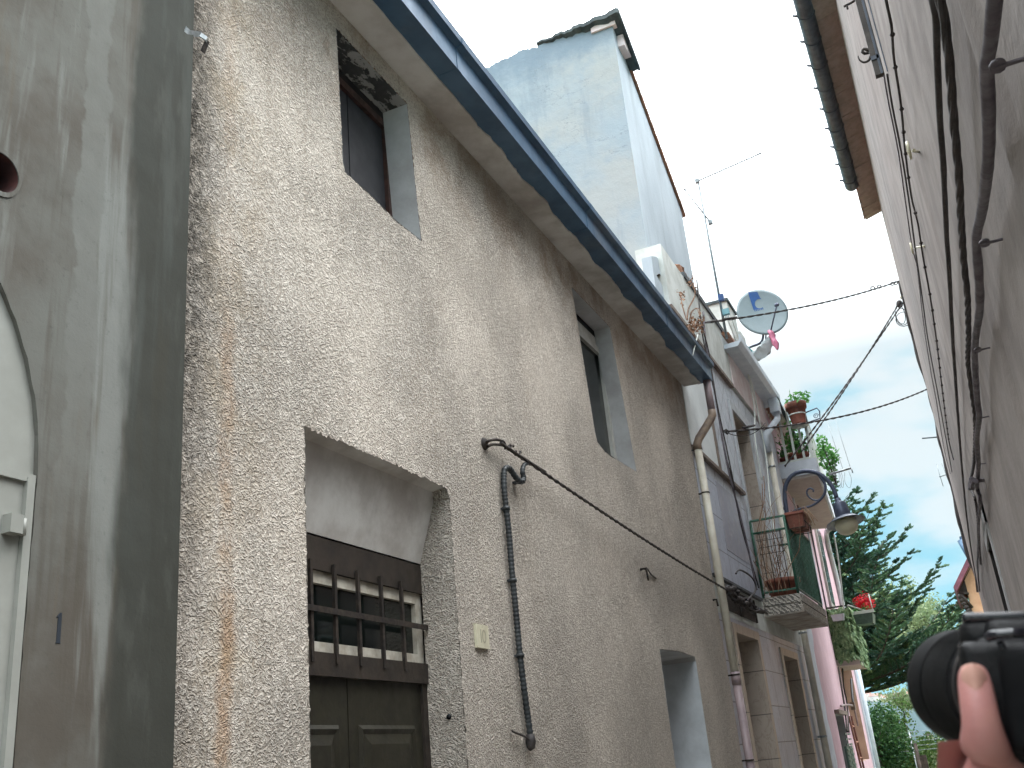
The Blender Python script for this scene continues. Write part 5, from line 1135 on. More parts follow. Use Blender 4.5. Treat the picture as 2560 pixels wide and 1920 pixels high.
mb.quad((RW, CY, 0), (RW, CY, zw), (RW+6, CY, zw+1.5), (RW+6, CY, 0)); mb.quad((RW, -3, 0), (RW, -3, prof_[0][1]), (RW+6, -3, prof_[0][1]), (RW+6, -3, 0)); part('wall', mb, M['rightwall'], b)
mb = MB(); rj = shrink(rc, .003); band(mb, rj, [p+Vector((.3, 0, 0)) for p in rj]); mb.add([p+Vector((.3, 0, 0)) for p in rj], [(0, 1, 2, 3)]); part('doorway', mb, M['bronze'], b)
mb = MB(); mb.box((RW-.012, ry_-.16, 0), (RW+.004, ry_-.002, r0_.z+.15)); mb.box((RW-.012, ry_-.16, r0_.z+.002), (RW+.004, ry_+1.3, r0_.z+.15)); part('door_surround', mb, M['reveal'], b)
# plaster ribs bulging beside the grey conduit
mb = MB(); nz_ = 60; 
for (yy, amp) in ((1.9, .022), (3.3, .02), (4.9, .016)):
    vs = []; 
    for i in range(nz_+1):
        z_ = 2.0+4.5*i/nz_
        for j in range(9):
            u = (j-4)/4.; w_ = .16; vs.append(Vector((RW+.004-amp*math.cos(u*math.pi/2)**2*(.6+.4*math.sin(z_*2.1+yy)), yy+u*w_, z_)))
    mb.add(vs, [(i*9+j, i*9+j+1, (i+1)*9+j+1, (i+1)*9+j) for i in range(nz_) for j in range(8)], True)
part('plaster_ribs', mb, M['rightwall'], b, kind=None)
# eave of flat pink-brown tiles with half-round gutter
gy1 = A(2126, 525, x=xo_).y; gz_ = (A(1984, 0, x=xo_).z+A(2126, 525, x=xo_).z)/2-.12
mb = MB(); ny_ = 44; rr = random.Random(6)
y_a, y_b = 12.6, CY+.05
for k in range(ny_):
    u0, u1 = y_a+(y_b-y_a)*k/ny_, y_a+(y_b-y_a)*(k+1)/ny_-.005; h = rr.gauss(0, .002); xo = xg+.10+rr.gauss(0, .014)
    mb.hexa([(xo, u0, gz_+.12+h), (RW+.02, u0, zw-.02+h), (RW+.02, u1, zw-.02+h), (xo, u1, gz_+.12+h)], [(xo, u0, gz_+.16+h), (RW+.02, u0, zw+.03+h), (RW+.02, u1, zw+.03+h), (xo, u1, gz_+.16+h)])
part('eave_tiles', mb, M['eavebrick'], b)
mb = MB(); mb.hexa([(xg+.07, y_a, gz_+.17), (RW+6, y_a, zw+1.7), (RW+6, y_b+.05, zw+1.7), (xg+.07, y_b+.05, gz_+.17)], [(xg+.07, y_a, gz_+.23), (RW+6, y_a, zw+1.78), (RW+6, y_b+.05, zw+1.78), (xg+.07, y_b+.05, gz_+.23)]); part('roof', mb, M['rooftile'], b)
mb = MB(); gr_ = .13; prof = [(xg+gr_*math.cos(a), gz_+.13+gr_*math.sin(a)) for a in [math.pi+math.pi*i/12 for i in range(13)]]; prof += [(xg+(gr_-.01)*math.cos(a), gz_+.13+(gr_-.01)*math.sin(a)) for a in [2*math.pi-math.pi*i/12 for i in range(13)]]
mb.sweep(prof, y_a, gy1, cap=True); mb.lathe([(gr_, 0), (gr_*.9, .05), (gr_*.5, .09), (0, .1)], (xg, gy1, gz_+.13), (0, 1, 0), 18); gt = part('gutter', mb, M['gutterdark'], b)
for k in range(9):
    yy = gy1-.3-.68*k; mb = MB()
    mb.tube([(xg+(gr_+.006)*math.cos(a), yy, gz_+.13+(gr_+.006)*math.sin(a)) for a in [math.pi*.97+math.pi*1.06*i/12 for i in range(13)]], .007, 5); mb.tube([(xg-gr_-.004, yy, gz_+.12), (xg-gr_-.06, yy, gz_+.15)], .02, 5); part('gutter_bracket', mb, M['gutterdark'], gt)
# an opened shutter seen edge on, with the bright pane behind it
def AR(px, py, off): return A(px, py, x=RW-off)
sy = 5.2; sb = empty('open_shutter', 'dark brown shutter leaf standing open high on the beige wall', 'shutter', (RW, sy, A(2205, 188, y=sy).z))
zsb = A(2205, 188, y=sy).z; xs1 = A(2188, 188, y=sy).x
mb = MB(); mb.box((xs1, sy-.018, zsb), (RW-.02, sy+.018, zsb+1.5)); part('leaf', mb, M['darkwood'], sb)
mb = MB(); mb.box((xs1+.03, sy-.024, zsb), (xs1+.042, sy-.018, zsb+1.5)); mb.box((xs1+.062, sy-.024, zsb), (xs1+.072, sy-.018, zsb+1.5)); mb.box((xs1, sy-.024, zsb+.10), (RW-.02, sy-.018, zsb+.125)); part('moulding', mb, M['gutterdark'], sb)
mb = MB(); hk_ = resample([A(2173, 127, y=sy), A(2160, 122, y=sy), A(2156, 130, y=sy), A(2162, 134, y=sy), A(2172, 131, y=sy)], .01); mb.tube(hk_, .009, 6)
hk_ = resample([A(2145, 140, y=sy), A(2149, 150, y=sy), A(2160, 156, y=sy), A(2172, 151, y=sy), A(2177, 140, y=sy)], .01); mb.tube(hk_, [.003+.007*i/len(hk_) for i in range(len(hk_))], 6); part('catch', mb, M['iron'], sb)
wy = 6.1; zwb = A(2170, 130, y=wy).z
wd = empty('open_window', 'pale glazed window leaf standing open behind the dark shutter', 'window', (RW, wy, zwb))
xw0, xw1 = A(2158, 60, y=wy).x, A(2190, 60, y=wy).x
mb = MB(); mb.hexa([(xw1-.06, wy, zwb), (xw1+.08, wy+.05, zwb), (xw1+.08, wy+.08, zwb), (xw1-.06, wy+.03, zwb)], [(xw0, wy, zwb+1.4), (xw1+.08, wy+.05, zwb+1.4), (xw1+.08, wy+.08, zwb+1.4), (xw0, wy+.03, zwb+1.4)]); part('sash', mb, M['white'], wd)
mb = MB(); mb.hexa([(xw1-.02, wy-.008, zwb+.1), (xw1-.005, wy-.006, zwb+.1), (xw1-.005, wy+.0, zwb+.1), (xw1-.02, wy, zwb+.1)], [(xw0+.03, wy-.008, zwb+1.3), (xw0+.05, wy-.006, zwb+1.3), (xw0+.05, wy, zwb+1.3), (xw0+.03, wy, zwb+1.3)]); part('glazing_bar', mb, M['tealbox'], wd)
mb = MB(); q = A(2117, 14, y=wy); mb.tube([q+Vector((-.02, 0, 0)), q+Vector((.03, 0, .01)), q+Vector((.06, 0, .02))], .009, 6); mb.tube([q, q+Vector((0, 0, -.03))], .007, 6); part('catch', mb, M['iron'], wd)
# cables along the wall
def cable(name, mat, label, pts, off, r, n=8, step=.06, wob=0.0, seed=0, twist=None):
    P = resample([AR(px_, py_, off) for px_, py_ in pts], step); rn = random.Random(seed)
    P = [p+Vector((0, 0, wob*mnoise.noise(Vector((p.y*3, seed, 0))))) for p in P]
    mb = MB()
    if twist:
        for ph in (0, 2.1, 4.2): mb.tube([p+Vector((-.5*math.cos(i*twist+ph), 0, math.sin(i*twist+ph)))*r*.62 for i, p in enumerate(P)], r*.62, 6)
    else: mb.tube(P, [r*(1+.10*mnoise.noise(Vector((i*.3, seed, 1)))) for i in range(len(P))], n)
    return solo(name, mb, mat, label, 'cable', 'cables along the beige wall')
cable('wall_cable', M['cable'], 'straight black cable running along the beige wall, leftmost of the thick ones', ((2325, -30), (2339, 34), (2343, 140), (2350, 300), (2359, 420), (2364, 540), (2374, 700), (2382, 850), (2392, 997), (2404, 1160), (2418, 1302), (2432, 1400), (2445, 1475)), .03, .0092, step=.05, wob=.01)
cable('wall_cable', M['cable'], 'thick twisted black cable bundle sagging in waves along the beige wall', ((2345, -30), (2352, 10), (2362, 60), (2375, 180), (2384, 300), (2397, 440), (2402, 540), (2408, 640), (2418, 740), (2421, 830), (2420, 910), (2432, 1000), (2438, 1060), (2434, 1160), (2424, 1215), (2438, 1250), (2446, 1330), (2444, 1420), (2449, 1478)), .035, .0122, step=.012, wob=.008, seed=4, twist=.22)
cable('wall_conduit', M['cablegrey'], 'grey flexible conduit hung in loops on the beige wall, nearest of the cables', ((2492, -30), (2487, 0), (2477, 100), (2467, 170), (2472, 270), (2470, 405), (2456, 520), (2441, 596), (2447, 690), (2449, 770), (2439, 847), (2437, 900), (2443, 1000), (2448, 1042), (2442, 1100), (2446, 1162), (2443, 1220), (2450, 1252), (2446, 1330), (2452, 1410)), .04, .0125, step=.03, seed=2)
P = resample([AR(px_, py_, .045) for px_, py_ in ((2208, -30), (2215, 0), (2228, 60), (2235, 148), (2252, 260), (2262, 370), (2272, 450), (2281, 505), (2295, 560), (2308, 645), (2326, 745), (2341, 850), (2358, 994), (2372, 1100), (2384, 1150))], .05)
mb = MB(); mb.tube(P, .0055, 6)
for i in range(4, len(P)-2, 6): mb.ball(P[i]-Vector((0, 0, .006)), .0105, 6)
solo('knotted_wire', mb, M['cable'], 'thin wire with small clips every hand width along the beige wall', 'cable', 'cables along the beige wall')
for k, (off, lab, pts) in enumerate(((.05, 'paler of two thin lines running below the open shutter along the beige wall', ((2210, 190), (2222, 260), (2246, 380), (2263, 500), (2281, 622), (2292, 660), (2308, 800), (2326, 922), (2340, 997), (2360, 1120), (2376, 1185))), (.046, 'darker of two thin lines running below the open shutter along the beige wall', ((2218, 186), (2230, 262), (2253, 380), (2272, 500), (2288, 622), (2305, 740), (2320, 850), (2340, 960), (2360, 1070), (2380, 1180))))):
    mb = MB(); mb.tube(resample([AR(px_, py_, off) for px_, py_ in pts], .1), .0042+.001*k, 6); solo('clothes_line', mb, M[('cablegrey', 'cable')[k]], lab, 'line', 'thin lines along the beige wall')
for k, (pr_, pw, lab) in enumerate((((2272, 376), (2298, 380), 'cream painted eye hook holding the wires high on the beige wall'), ((2279, 621), (2313, 615), 'cream painted eye hook lower along the beige wall where the thin lines are tied'))):
    w0 = AR(*pw, 0.0); c = Vector((RW-.06, w0.y+.01, AR(*pr_, .06).z)); c = AR(*pr_, .06); mb = MB()
    mb.tube([w0, w0.lerp(c, .6), c+Vector((.02, 0, -.005))], .007, 6)
    mb.tube([c+Vector((.0, math.cos(a)*.035, math.sin(a)*.035)) for a in [i*.42 for i in range(14)]], .007, 6)
    solo('eye_hook', mb, M['tile_num'], lab, 'hook')
for k, (px_, py_) in enumerate(((2511, 162), (2475, 606), (2456, 874), (2459, 1044), (2456, 1160))):
    q = AR(px_-8, py_, .035); e = AR(px_, py_, 0.0); mb = MB(); zz = q.z; yy = q.y
    mb.hexa([(RW-.05, yy-.005, zz-.004), (RW, yy-.004, zz-.004), (RW, yy+.004, zz-.004), (RW-.05, yy+.005, zz-.004)], [(RW-.05, yy-.005, zz), (RW, yy-.004, zz), (RW, yy+.004, zz), (RW-.05, yy+.005, zz)])
    mb.tube([(RW-.04, yy-.001, zz-.003), (RW-.04, yy+.001, zz+.003)], .0131, 10)
    solo('cable_clamp', mb, M['cablegrey'], ('metal clamp holding the grey conduit near the top of the photo, highest of its row', 'metal clamp at the second bend of the grey conduit', 'metal clamp at the third bend of the grey conduit', 'metal clamp at the fourth bend of the grey conduit', 'metal clamp on the grey conduit, farthest along of its row')[k], 'clamp', 'clamps of the grey conduit')
mb = MB(); q = AR(2460, 1200, 0.0); mb.tube([q, AR(2440, 1203, .06)], .012, 6); c = AR(2428, 1205, .06)
for a, b_ in (((2432, 1198), (2424, 1222)), ((2428, 1196), (2432, 1222)), ((2436, 1200), (2428, 1218))): mb.tube([AR(*a, .06), AR(*b_, .055)], .014, 6)
solo('cable_peg', mb, M['cablegrey'], 'rough peg with a lashed knot carrying the twisted black bundle', 'peg')
# black cable hanging clear of the far corner, with its coils
def AC(px, py): return A(px, py, y=CY+.02)
mb = MB(); P = resample([AC(*p) for p in ((2250, 702), (2255, 730), (2262, 762), (2272, 800), (2284, 850), (2298, 900), (2312, 945), (2322, 975), (2340, 1050), (2352, 1110), (2362, 1150), (2378, 1210), (2390, 1260), (2400, 1310), (2410, 1350), (2425, 1400), (2440, 1440), (2447, 1480))], .15)
mb.tube(P, .03, 6)
for ph in (0, 3.1): mb.tube([p+Vector((math.cos(i*.7+ph), math.sin(i*.7+ph), 0))*.03 for i, p in enumerate(P)], .02, 5)
for i in range(3, len(P)-1, 7): mb.tube([P[i], P[i]+Vector((.28, -.05, .02))], .012, 5)
solo('corner_cable', mb, M['cable'], 'black cable bundle dropping beside the far corner of the beige house', 'cable')
mb = MB(); rn = random.Random(12)
for (px_, py_, r_) in ((2366, 1152, .16), (2376, 1165, .2), (2386, 1195, .14), (2388, 1208, .12)):
    c = AC(px_, py_)+Vector((.05, -.1, 0))
    for _ in range(3): a0 = rn.uniform(0, 6); mb.tube([c+Vector((math.cos(a)*r_*.5+rn.gauss(0, .01), rn.gauss(0, .01), math.sin(a)*r_*rn.uniform(.6, .9))) for a in [a0+i*.5 for i in range(14)]], .014, 5)
solo('cable_coil', mb, M['cable'], 'loose coils of black cable tied near the far end of the beige wall', 'cable')
mb = MB()
for k in range(3): c = AC(2248+4*k, 775+6*k); mb.tube([c+Vector((math.cos(a)*(.09+.03*k), 0, math.sin(a)*(.22-.03*k)-.1)) for a in [i*.5 for i in range(14)]], .008, 5)
mb.ball(AC(2249, 760), .07, 8, (1, .8, 1.3)); solo('wire_loops', mb, M['cable'], 'loose wire loops and knot under the corner anchor of the beige house', 'wire')
mb = MB(); q = AC(2262, 742); mb.tube([q+Vector((-.09, 0, 0)), Vector((RW+.02, CY+.02, q.z+.02))], .035, 8); solo('insulator_arm', mb, M['tile_num'], 'cream insulator arm at the far corner of the beige house', 'insulator')
mb = MB(); q0, q1 = A(2305, 1096, y=24), A(2350, 1096, y=24); mb.tube([q0, q1+Vector((.3, 0, 0))], .016, 6); solo('thin_rod', mb, M['rooffelt'], 'thin rod jutting level from behind the far corner of the beige house', 'rod')
a3 = empty('wire_antenna', 'small faint wire antenna beyond the far corner of the beige house', 'antenna', A(2370, 1190, y=30)); mb = MB()
mb.tube([A(2348, 1192, y=30), A(2385, 1180, y=30)], .018, 6)
for (p0, p1) in (((2341, 1160), (2358, 1216)), ((2354, 1158), (2374, 1210))): mb.tube([A(*p0, y=30), A(*p1, y=30)], .010, 5)
mb.tube([A(2375, 1184, y=30), Vector((.6, 30, 3))], .02, 5); part('rods', mb, M['aluminium'], a3)

#@@WIRES
# ================================================================== WIRES ACROSS THE ALLEY
def span(a, b_, sag, r, label, extra=None, tw=.0, name='overhead_wire'):
    mb = MB(); n = 60
    if tw:
        for ph in (0, math.pi): mb.tube(strand(a, b_, sag, r, n, tw, 14, ph), r, 6)
    else: mb.tube(strand(a, b_, sag, r, n), r, 6)
    if extra: extra(mb)
    return solo(name, mb, M['cable'], label, 'wire', 'wires across the alley')
w_a, w_b = A(1755, 808, x=W+.02), A(2250, 702, y=CY)
def ex1(mb):
    mb.tube([w_a+Vector((-.03, 0, 0)), w_a.lerp(w_b, .05)], .014, 6); mb.tube([w_a.lerp(w_b, .07)+Vector((0, 0, -.01)), w_a.lerp(w_b, .12)+Vector((0, 0, -.02))], .016, 6)
    for f in (.80, .845, .94, .965):
        p = w_a.lerp(w_b, f); d = (w_b-w_a).normalized(); mb.tube([p+d*math.cos(a)*.12+Vector((0, 0, math.sin(a)*.035-.03)) for a in [i*.55 for i in range(13)]], .010, 5)
span(w_a, w_b, .10, .009, 'upper wire crossing the alley in front of the satellite dish', ex1, .010)
w_c, w_d = A(1812, 1079, x=W+.05), A(2320, 972, y=CY)
def ex2(mb):
    mb.tube([w_c+Vector((-.05, 0, 0)), w_c+Vector((.02, .02, .03)), w_c+Vector((.05, .05, 0)), w_c+Vector((.02, .03, -.03)), w_c], .012, 6)
    p = w_c.lerp(w_d, .06); mb.tube([p, w_c.lerp(w_d, .10)], .018, 6); mb.tube(strand(w_c, w_c.lerp(w_d, .14), .12, .006, 12), .006, 5)
span(w_c, w_d, .16, .009, 'lower wire crossing the alley past the hanging flower pot', ex2, .010)
w_e = A(2249, 758, y=CY)
for k, (p0, p1, lab) in enumerate((((2243, 766), (2005, 1128), 'left one of two slanting wires running down to the white upper balcony'), ((2257, 758), (1935, 1268), 'right one of two slanting wires running down past the white upper balcony'))):
    a_ = A(*p0, y=CY); b_ = A(*p1, y=17.2) if k == 0 else A(1962, 1166, y=17.4)
    span(a_, b_, .05, .009, lab, None, .010)

#@@FAR
# ================================================================== FAR HOUSES
FY = 30.0
b = empty('orange_house', 'small orange gabled house with a maroon roof edge at the end of the alley', 'house', (.8, FY, -.5))
Fq = lambda px, py, y=FY: A(px, py, y=y)
mb = MB(); g_ = [Fq(2419, 1540), Fq(2395, 1479), Fq(2431, 1398), Fq(2520, 1300)]; g_[0].z = -1.0; g_[0].x = g_[1].x+.25
gb = [Vector((.12, FY, -1.2)), Vector((-.02, FY, Fq(2400, 1485).z)), Fq(2432, 1402), Vector((3, FY, 7)), Vector((3, FY, -1.2))]
gx = Fq(2424, 1500).x
gb = [Vector((gx, FY, -1.2)), Vector((gx, FY, Fq(2424, 1440).z)), Vector((gx+1.6, FY, Fq(2424, 1440).z+2.4)), Vector((gx+5, FY, 3.5)), Vector((gx+5, FY, -1.2))]
mb.poly(gb); mb.poly([p+Vector((0, 5, 0)) for p in gb]); band(mb, gb, [p+Vector((0, 5, 0)) for p in gb]); part('wall', mb, M['orangewall'], b)
ep = Fq(2392, 1478, FY-.4); rp_ = Fq(2436, 1385, FY-.4); d_ = (rp_-ep)
mb = MB(); mb.hexa([ep, ep+Vector((0, 5, 0)), ep+d_*2.4+Vector((0, 5, 0)), ep+d_*2.4], [p+Vector((-.06, 0, .12)) for p in (ep, ep+Vector((0, 5, 0)), ep+d_*2.4+Vector((0, 5, 0)), ep+d_*2.4)])
part('roof', mb, M['maroon'], b)
mb = MB(); mb.poly([ep+Vector((.05, .35, .02)), ep+d_*1.2+Vector((.05, .35, 0)), Vector((gx, FY-.05, gb[1].z-.05)), Vector((gx, FY-.05, ep.z-.1))]); mb.tube([ep+Vector((.06, .3, .0)), Vector((gx+.02, FY-.1, ep.z-.45))], .04, 6); mb.tube([ep+Vector((.1, .3, .0)), Vector((gx+.02, FY-.1, ep.z-.08))], .035, 6)
for k in range(6): q = Fq(2402+5*k, 1490+9*k, FY-.15); mb.ball(q+Vector((0, .1, 0)), .09, 6)
part('eave_brackets', mb, M['darkwood'], b)
b = empty('blue_gutter_house', 'sliver of a pale house with a blue gutter just above the orange gable', 'house', (.8, 33.5, 0))
mb = MB(); p0, p1, p2, p3 = (A(*p, y=33.4) for p in ((2400, 1350), (2432, 1420), (2450, 1400), (2425, 1330)))
mb.box((A(2432, 1385, y=33.5).x, 33.5, -1.2), (3, 36, A(2425, 1340, y=33.5).z)); part('wall', mb, M['pinkwhite'], b)
mb = MB(); mb.tube([p0, p1+Vector((.1, 0, -.1))], .09, 6); mb.hexa([p0, p0+Vector((0, 2, 0)), p0+Vector((1.4, 2, .3)), p0+Vector((1.4, 0, .3))], [p+Vector((0, 0, .1)) for p in (p0, p0+Vector((0, 2, 0)), p0+Vector((1.4, 2, .3)), p0+Vector((1.4, 0, .3)))]); part('gutter', mb, M['gutter'], b)

#@@TREES
def conifer(name, label, base, h, reach, seed, mat, nbr=62, needle=.16):
    rn = random.Random(seed); o = empty(name, label, 'tree', base); base = Vector(base)
    tk = MB(); tk.tube([base, base+Vector((0, 0, h*.5)), base+Vector((.05, 0, h))], [.2, .13, .03], 8)
    lf = MB()
    for i in range(nbr):
        f = (i+.5)/nbr; zz = h*(.38+.62*f); L = reach*(1.0-f)**.55*rn.uniform(.62, 1.15)+.25; az = i*2.399+rn.gauss(0, .25)
        out_ = Vector((math.cos(az), math.sin(az), 0)); p = base+Vector((0, 0, zz)); pts = [p]; n = max(4, int(L/.22)); sl0 = rn.uniform(.0, .22)
        for j in range(1, n+1):
            t_ = j/n; pts.append(p+out_*L*t_+Vector((0, 0, L*(sl0*t_-.22*t_*(1-t_)+.26*t_**3))))
        tk.tube(pts, [.05*(1-.8*j/n)*(.5+L/reach*.5) for j in range(n+1)], 5)
        side = out_.cross(Vector((0, 0, 1)))
        for j in range(1, n+1):
            c = pts[j]; t_ = j/n
            for sgn in (-1, 1):
                tl = L*.36*(1-.72*t_)*rn.uniform(.6, 1.25)+.12; d = (side*sgn*1.0+out_*rn.uniform(.5, 1.1)+Vector((0, 0, rn.uniform(.0, .45)))).normalized()
                e = c+d*tl+Vector((0, 0, tl*.15)); tk.tube([c, e], [.012, .004], 4)
                m = max(3, int(tl/.045))
                for k in range(m):
                    q = c.lerp(e, (k+.4)/m)
                    for s2 in (-1, 1, 0):
                        dd = (d*.8+d.cross(Vector((0, 0, 1)))*s2*.9+Vector((0, 0, rn.uniform(.05, .75)))).normalized(); one_leaf(lf, q, needle*rn.uniform(.55, 1.15), rn, dd)
            if j == n:
                for k in range(6): one_leaf(lf, pts[-1], needle*1.1, rn, (out_+Vector((rn.gauss(0, .4), rn.gauss(0, .4), .5+rn.gauss(0, .3)))).normalized())
    part('trunk', tk, M['bark'], o); part('crown', lf, mat, o); return o
ft = A(2120, 1560, y=36.0)
ft = A(2112, 1620, y=36.0)
conifer('fir_tree', 'large dark green fir with upturned branch tips behind the pink house', (ft.x, 36.0, -1.0), A(2098, 1235, y=36).z+1.0, 3.9, 5, M['fir'], 92, .14)
def broadleaf(name, label, base, h, spread, seed, mat, nleaf, ls, low=.22, nlimb=9):
    rn = random.Random(seed); o = empty(name, label, 'tree', base); base = Vector(base); tk = MB(); lf = MB(); tips = []
    tk.tube([base, base+Vector((.05, 0, h*.45))], [.16, .10], 8)
    def grow(p, d, L, r, dep):
        pts = [p]; n = 5
        for i in range(n):
            d = (d+Vector((rn.gauss(0, .16), rn.gauss(0, .16), rn.gauss(.05, .12)))).normalized(); p = p+d*L/n; pts.append(p)
        tk.tube(pts, [r*(1-.5*i/n) for i in range(n+1)], 5)
        if dep == 0: tips.extend(pts[2:]); return
        for k in range(rn.randint(3, 4)):
            q = pts[rn.randint(2, n)]; dd = (d+Vector((rn.gauss(0, .65), rn.gauss(0, .65), rn.gauss(.1, .4)))).normalized(); grow(q, dd, L*rn.uniform(.55, .75), r*.5, dep-1)
    for k in range(nlimb):
        a = k*2.4; zz = h*(low+.30*rn.random()); grow(base+Vector((0, 0, zz)), Vector((math.cos(a)*.7, math.sin(a)*.7, rn.uniform(.4, 1.2))).normalized(), spread*rn.uniform(.55, .9), .06, 2)
    k = nleaf//len(tips)+1
    for t_ in tips:
        for _ in range(k): one_leaf(lf, t_+Vector((rn.gauss(0, .16), rn.gauss(0, .16), rn.gauss(0, .14))), ls*rn.uniform(.5, 1.2), rn)
    part('trunk', tk, M['bark'], o); part('crown', lf, mat, o); return o
G2 = 'pale trees beyond the alley'
q = A(2345, 1640, y=46); broadleaf('pale_tree', 'airy pale yellow-green tree left of the orange gable', (q.x, 46, -2.2), A(2330, 1455, y=46).z+2.2-.6, 3.0, 3, M['pale_leaf'], 11500, .15, .42)
q = A(2275, 1640, y=54); broadleaf('pale_tree', 'airy pale tree just right of the dark fir', (q.x, 54, -3.0), A(2260, 1500, y=54).z+2.6, 2.6, 8, M['pale_leaf'], 6500, .15, .55)
q = A(2395, 1800, y=30); broadleaf('pale_tree', 'low sparse pale green tree behind the raised camera', (q.x+.4, 30, -1.2), A(2360, 1640, y=30).z+1.2, 1.4, 19, M['pale_leaf'], 3800, .10)
q = A(2215, 1690, y=33); broadleaf('young_tree', 'slim mid green tree between the white pipe and the hill', (q.x-.25, 33, -1.2), A(2215, 1670, y=33).z+1.2, 1.1, 23, M['mid_leaf'], 5200, .10)
def bush(name, label, c, rx, ry, rz, seed, mat, n, ls, lumps=9, cat='bush'):
    rn = random.Random(seed); c = Vector(c); o = empty(name, label, cat, (c.x, c.y, c.z-rz)); st = MB(); lf = MB()
    for k in range(lumps):
        a = rn.uniform(0, 6.28); u = rn.uniform(-.75, .8); s_ = math.sqrt(1-u*u); q = c+Vector((rx*.6*s_*math.cos(a), ry*.6*s_*math.sin(a), rz*.62*u)); r_ = rn.uniform(.35, .55)
        st.tube([Vector((c.x, c.y, c.z-rz)), c.lerp(q, .5), q], [.04, .02, .008], 5); leaves(lf, q, rx*r_, ry*r_, rz*r_, n//lumps, ls, rn, .45)
    part('stems', st, M['bark'], o); part('leaves', lf, mat, o); return o
q = A(2210, 1850, y=29.6); bush('ivy_bush', 'dense dark green ivy covered bush just past the pink house', (q.x-.35, 29.6, q.z-.55), 1.05, 1.2, 1.75, 2, M['ivy'], 9000, .10, 22)
q = A(2270, 1900, y=33); bush('hedge_bush', 'mid green shrub low behind the grey post', (q.x+.1, 33.5, q.z-.35), .9, 1.0, .85, 6, M['mid_leaf'], 4200, .09, 12)
q = A(2330, 1880, y=36); bush('hedge_bush', 'rounded yellowish green shrub below the raised lens', (q.x+.2, 36, q.z-.5), 1.3, 1.2, 1.3, 7, M['mid_leaf'], 5200, .11, 12)
q = A(2400, 1880, y=38); bush('hedge_bush', 'pale shrub hidden mostly behind the holding hand', (q.x+.6, 38, q.z-.6), 1.4, 1.2, 1.5, 9, M['pale_leaf'], 4200, .12, 12)
mb = MB(); q = A(2290, 1870, y=29); mb.tube([Vector((q.x, 29, -1.2)), Vector((q.x+.0, 29, A(2287, 1858, y=29).z))], [.06, .045], 7); mb.box((q.x-.05, 28.98, -1.2), (q.x+.2, 29.06, A(2275, 1880, y=29).z-.1)); solo('wooden_post', mb, M['bark'], 'grey weathered wooden post in front of the green shrubs', 'post')
mb = MB(); zq = A(2290, 1830, y=33).z
for k in range(5): mb.tube([(-4.2, 31.5, zq-.12*k), (1.2, 31.5, zq-.12*k+.02)], .006, 4)
for xx in (-3.2, -2.2, -1.2, -.2, .8): mb.tube([(xx, 31.5, -1.2), (xx, 31.5, zq+.05)], .02, 5)
solo('wire_fence', mb, M['galv'], 'thin wire fence across the greenery below the hill', 'fence')
# the town on the ridge
rn = random.Random(77); wallm = link_mesh('tmp', MB().box((-1, -1, 0), (1, 1, 1)), M['townwall'], Vector()); roofm = None
C.objects.unlink(wallm); wm = wallm.data
mbr = MB(); mbr.add([(-1.1, -1.1, 1), (1.1, -1.1, 1), (1.1, 1.1, 1), (-1.1, 1.1, 1), (-1.1, 0, 1.45), (1.1, 0, 1.45)], [(0, 1, 5, 4), (2, 3, 4, 5), (0, 4, 3), (1, 2, 5), (3, 2, 1, 0)]); rt_ = link_mesh('tmp2', mbr, M['townroof'], Vector()); C.objects.unlink(rt_); rm = rt_.data
k = 0
for i in range(60):
    x = -185+rn.random()*150; f = rn.choice([.74, .80, .86, .92])+rn.uniform(-.02, .02); yy, zz = ridge(x, f*25)
    o = empty('town_house', 'tiny pale house in the distant town on the wooded ridge', 'house', (x, yy, zz-2), 'houses of the town on the ridge')
    s_ = rn.uniform(3.4, 6.2)
    for nm, me in (('wall', wm), ('roof', rm)):
        c_ = bpy.data.objects.new(nm, me); C.objects.link(c_); c_.parent = o; c_.scale = (s_, s_*.8, s_*rn.uniform(1.2, 1.7)+2 if nm == 'wall' else 0)
    c2 = [c for c in o.children]
    for c_ in c2: c_.scale = (s_, s_*.8, s_*1.4+2)

#@@PERSON
# ================================================================== HELD-UP CAMERA AND THE HAND
DD = .55
def H(px, py, d=DD):
    v = Vector((px-cx0, py-cy0, F)); v.normalize(); return Vector((v.dot(Xc), v.dot(Yc), v.dot(Zc)))*d+Vector((0, 0, CZ))
cR = Vector((Xc.x, Yc.x, Zc.x)); cU = -Vector((Xc.y, Yc.y, Zc.y)); cF = Vector((Xc.z, Yc.z, Zc.z))   # picture right, up, away
px1 = DD/F                                   # metres per photo pixel at that distance
dsl = empty('photo_camera', 'black reflex camera held up at the right edge, its lens pointing left', 'camera', H(2480, 1880))
vw = (H(2400, 1700)-Vector((0, 0, CZ))).normalized(); vr_ = (cR-vw*cR.dot(vw)).normalized(); vu = vr_.cross(vw)
if vu.dot(cU) < 0: vu = -vu
ax = (-vr_*.38+vw*.925+vu*.01).normalized()      # lens axis: to the left and away
lc = H(2545, 1722, DD-.008)
mb = MB(); Rl = 131*px1
mb.lathe([(0, -.03), (Rl*.80, -.03), (Rl*.84, -.012), (Rl*.90, -.010), (Rl*.95, .006), (Rl*.955, .012)], lc, ax, 64)
mb.lathe([(Rl*1.0, .044), (Rl*1.012, .047), (Rl*1.012, .060), (Rl*1.0, .0625), (Rl*.9, .063), (Rl*.84, .05), (Rl*.80, .048), (0, .049)], lc, ax, 64)
ua = ax.orthogonal().normalized(); qa = ax.cross(ua); NR = 200; vs = []
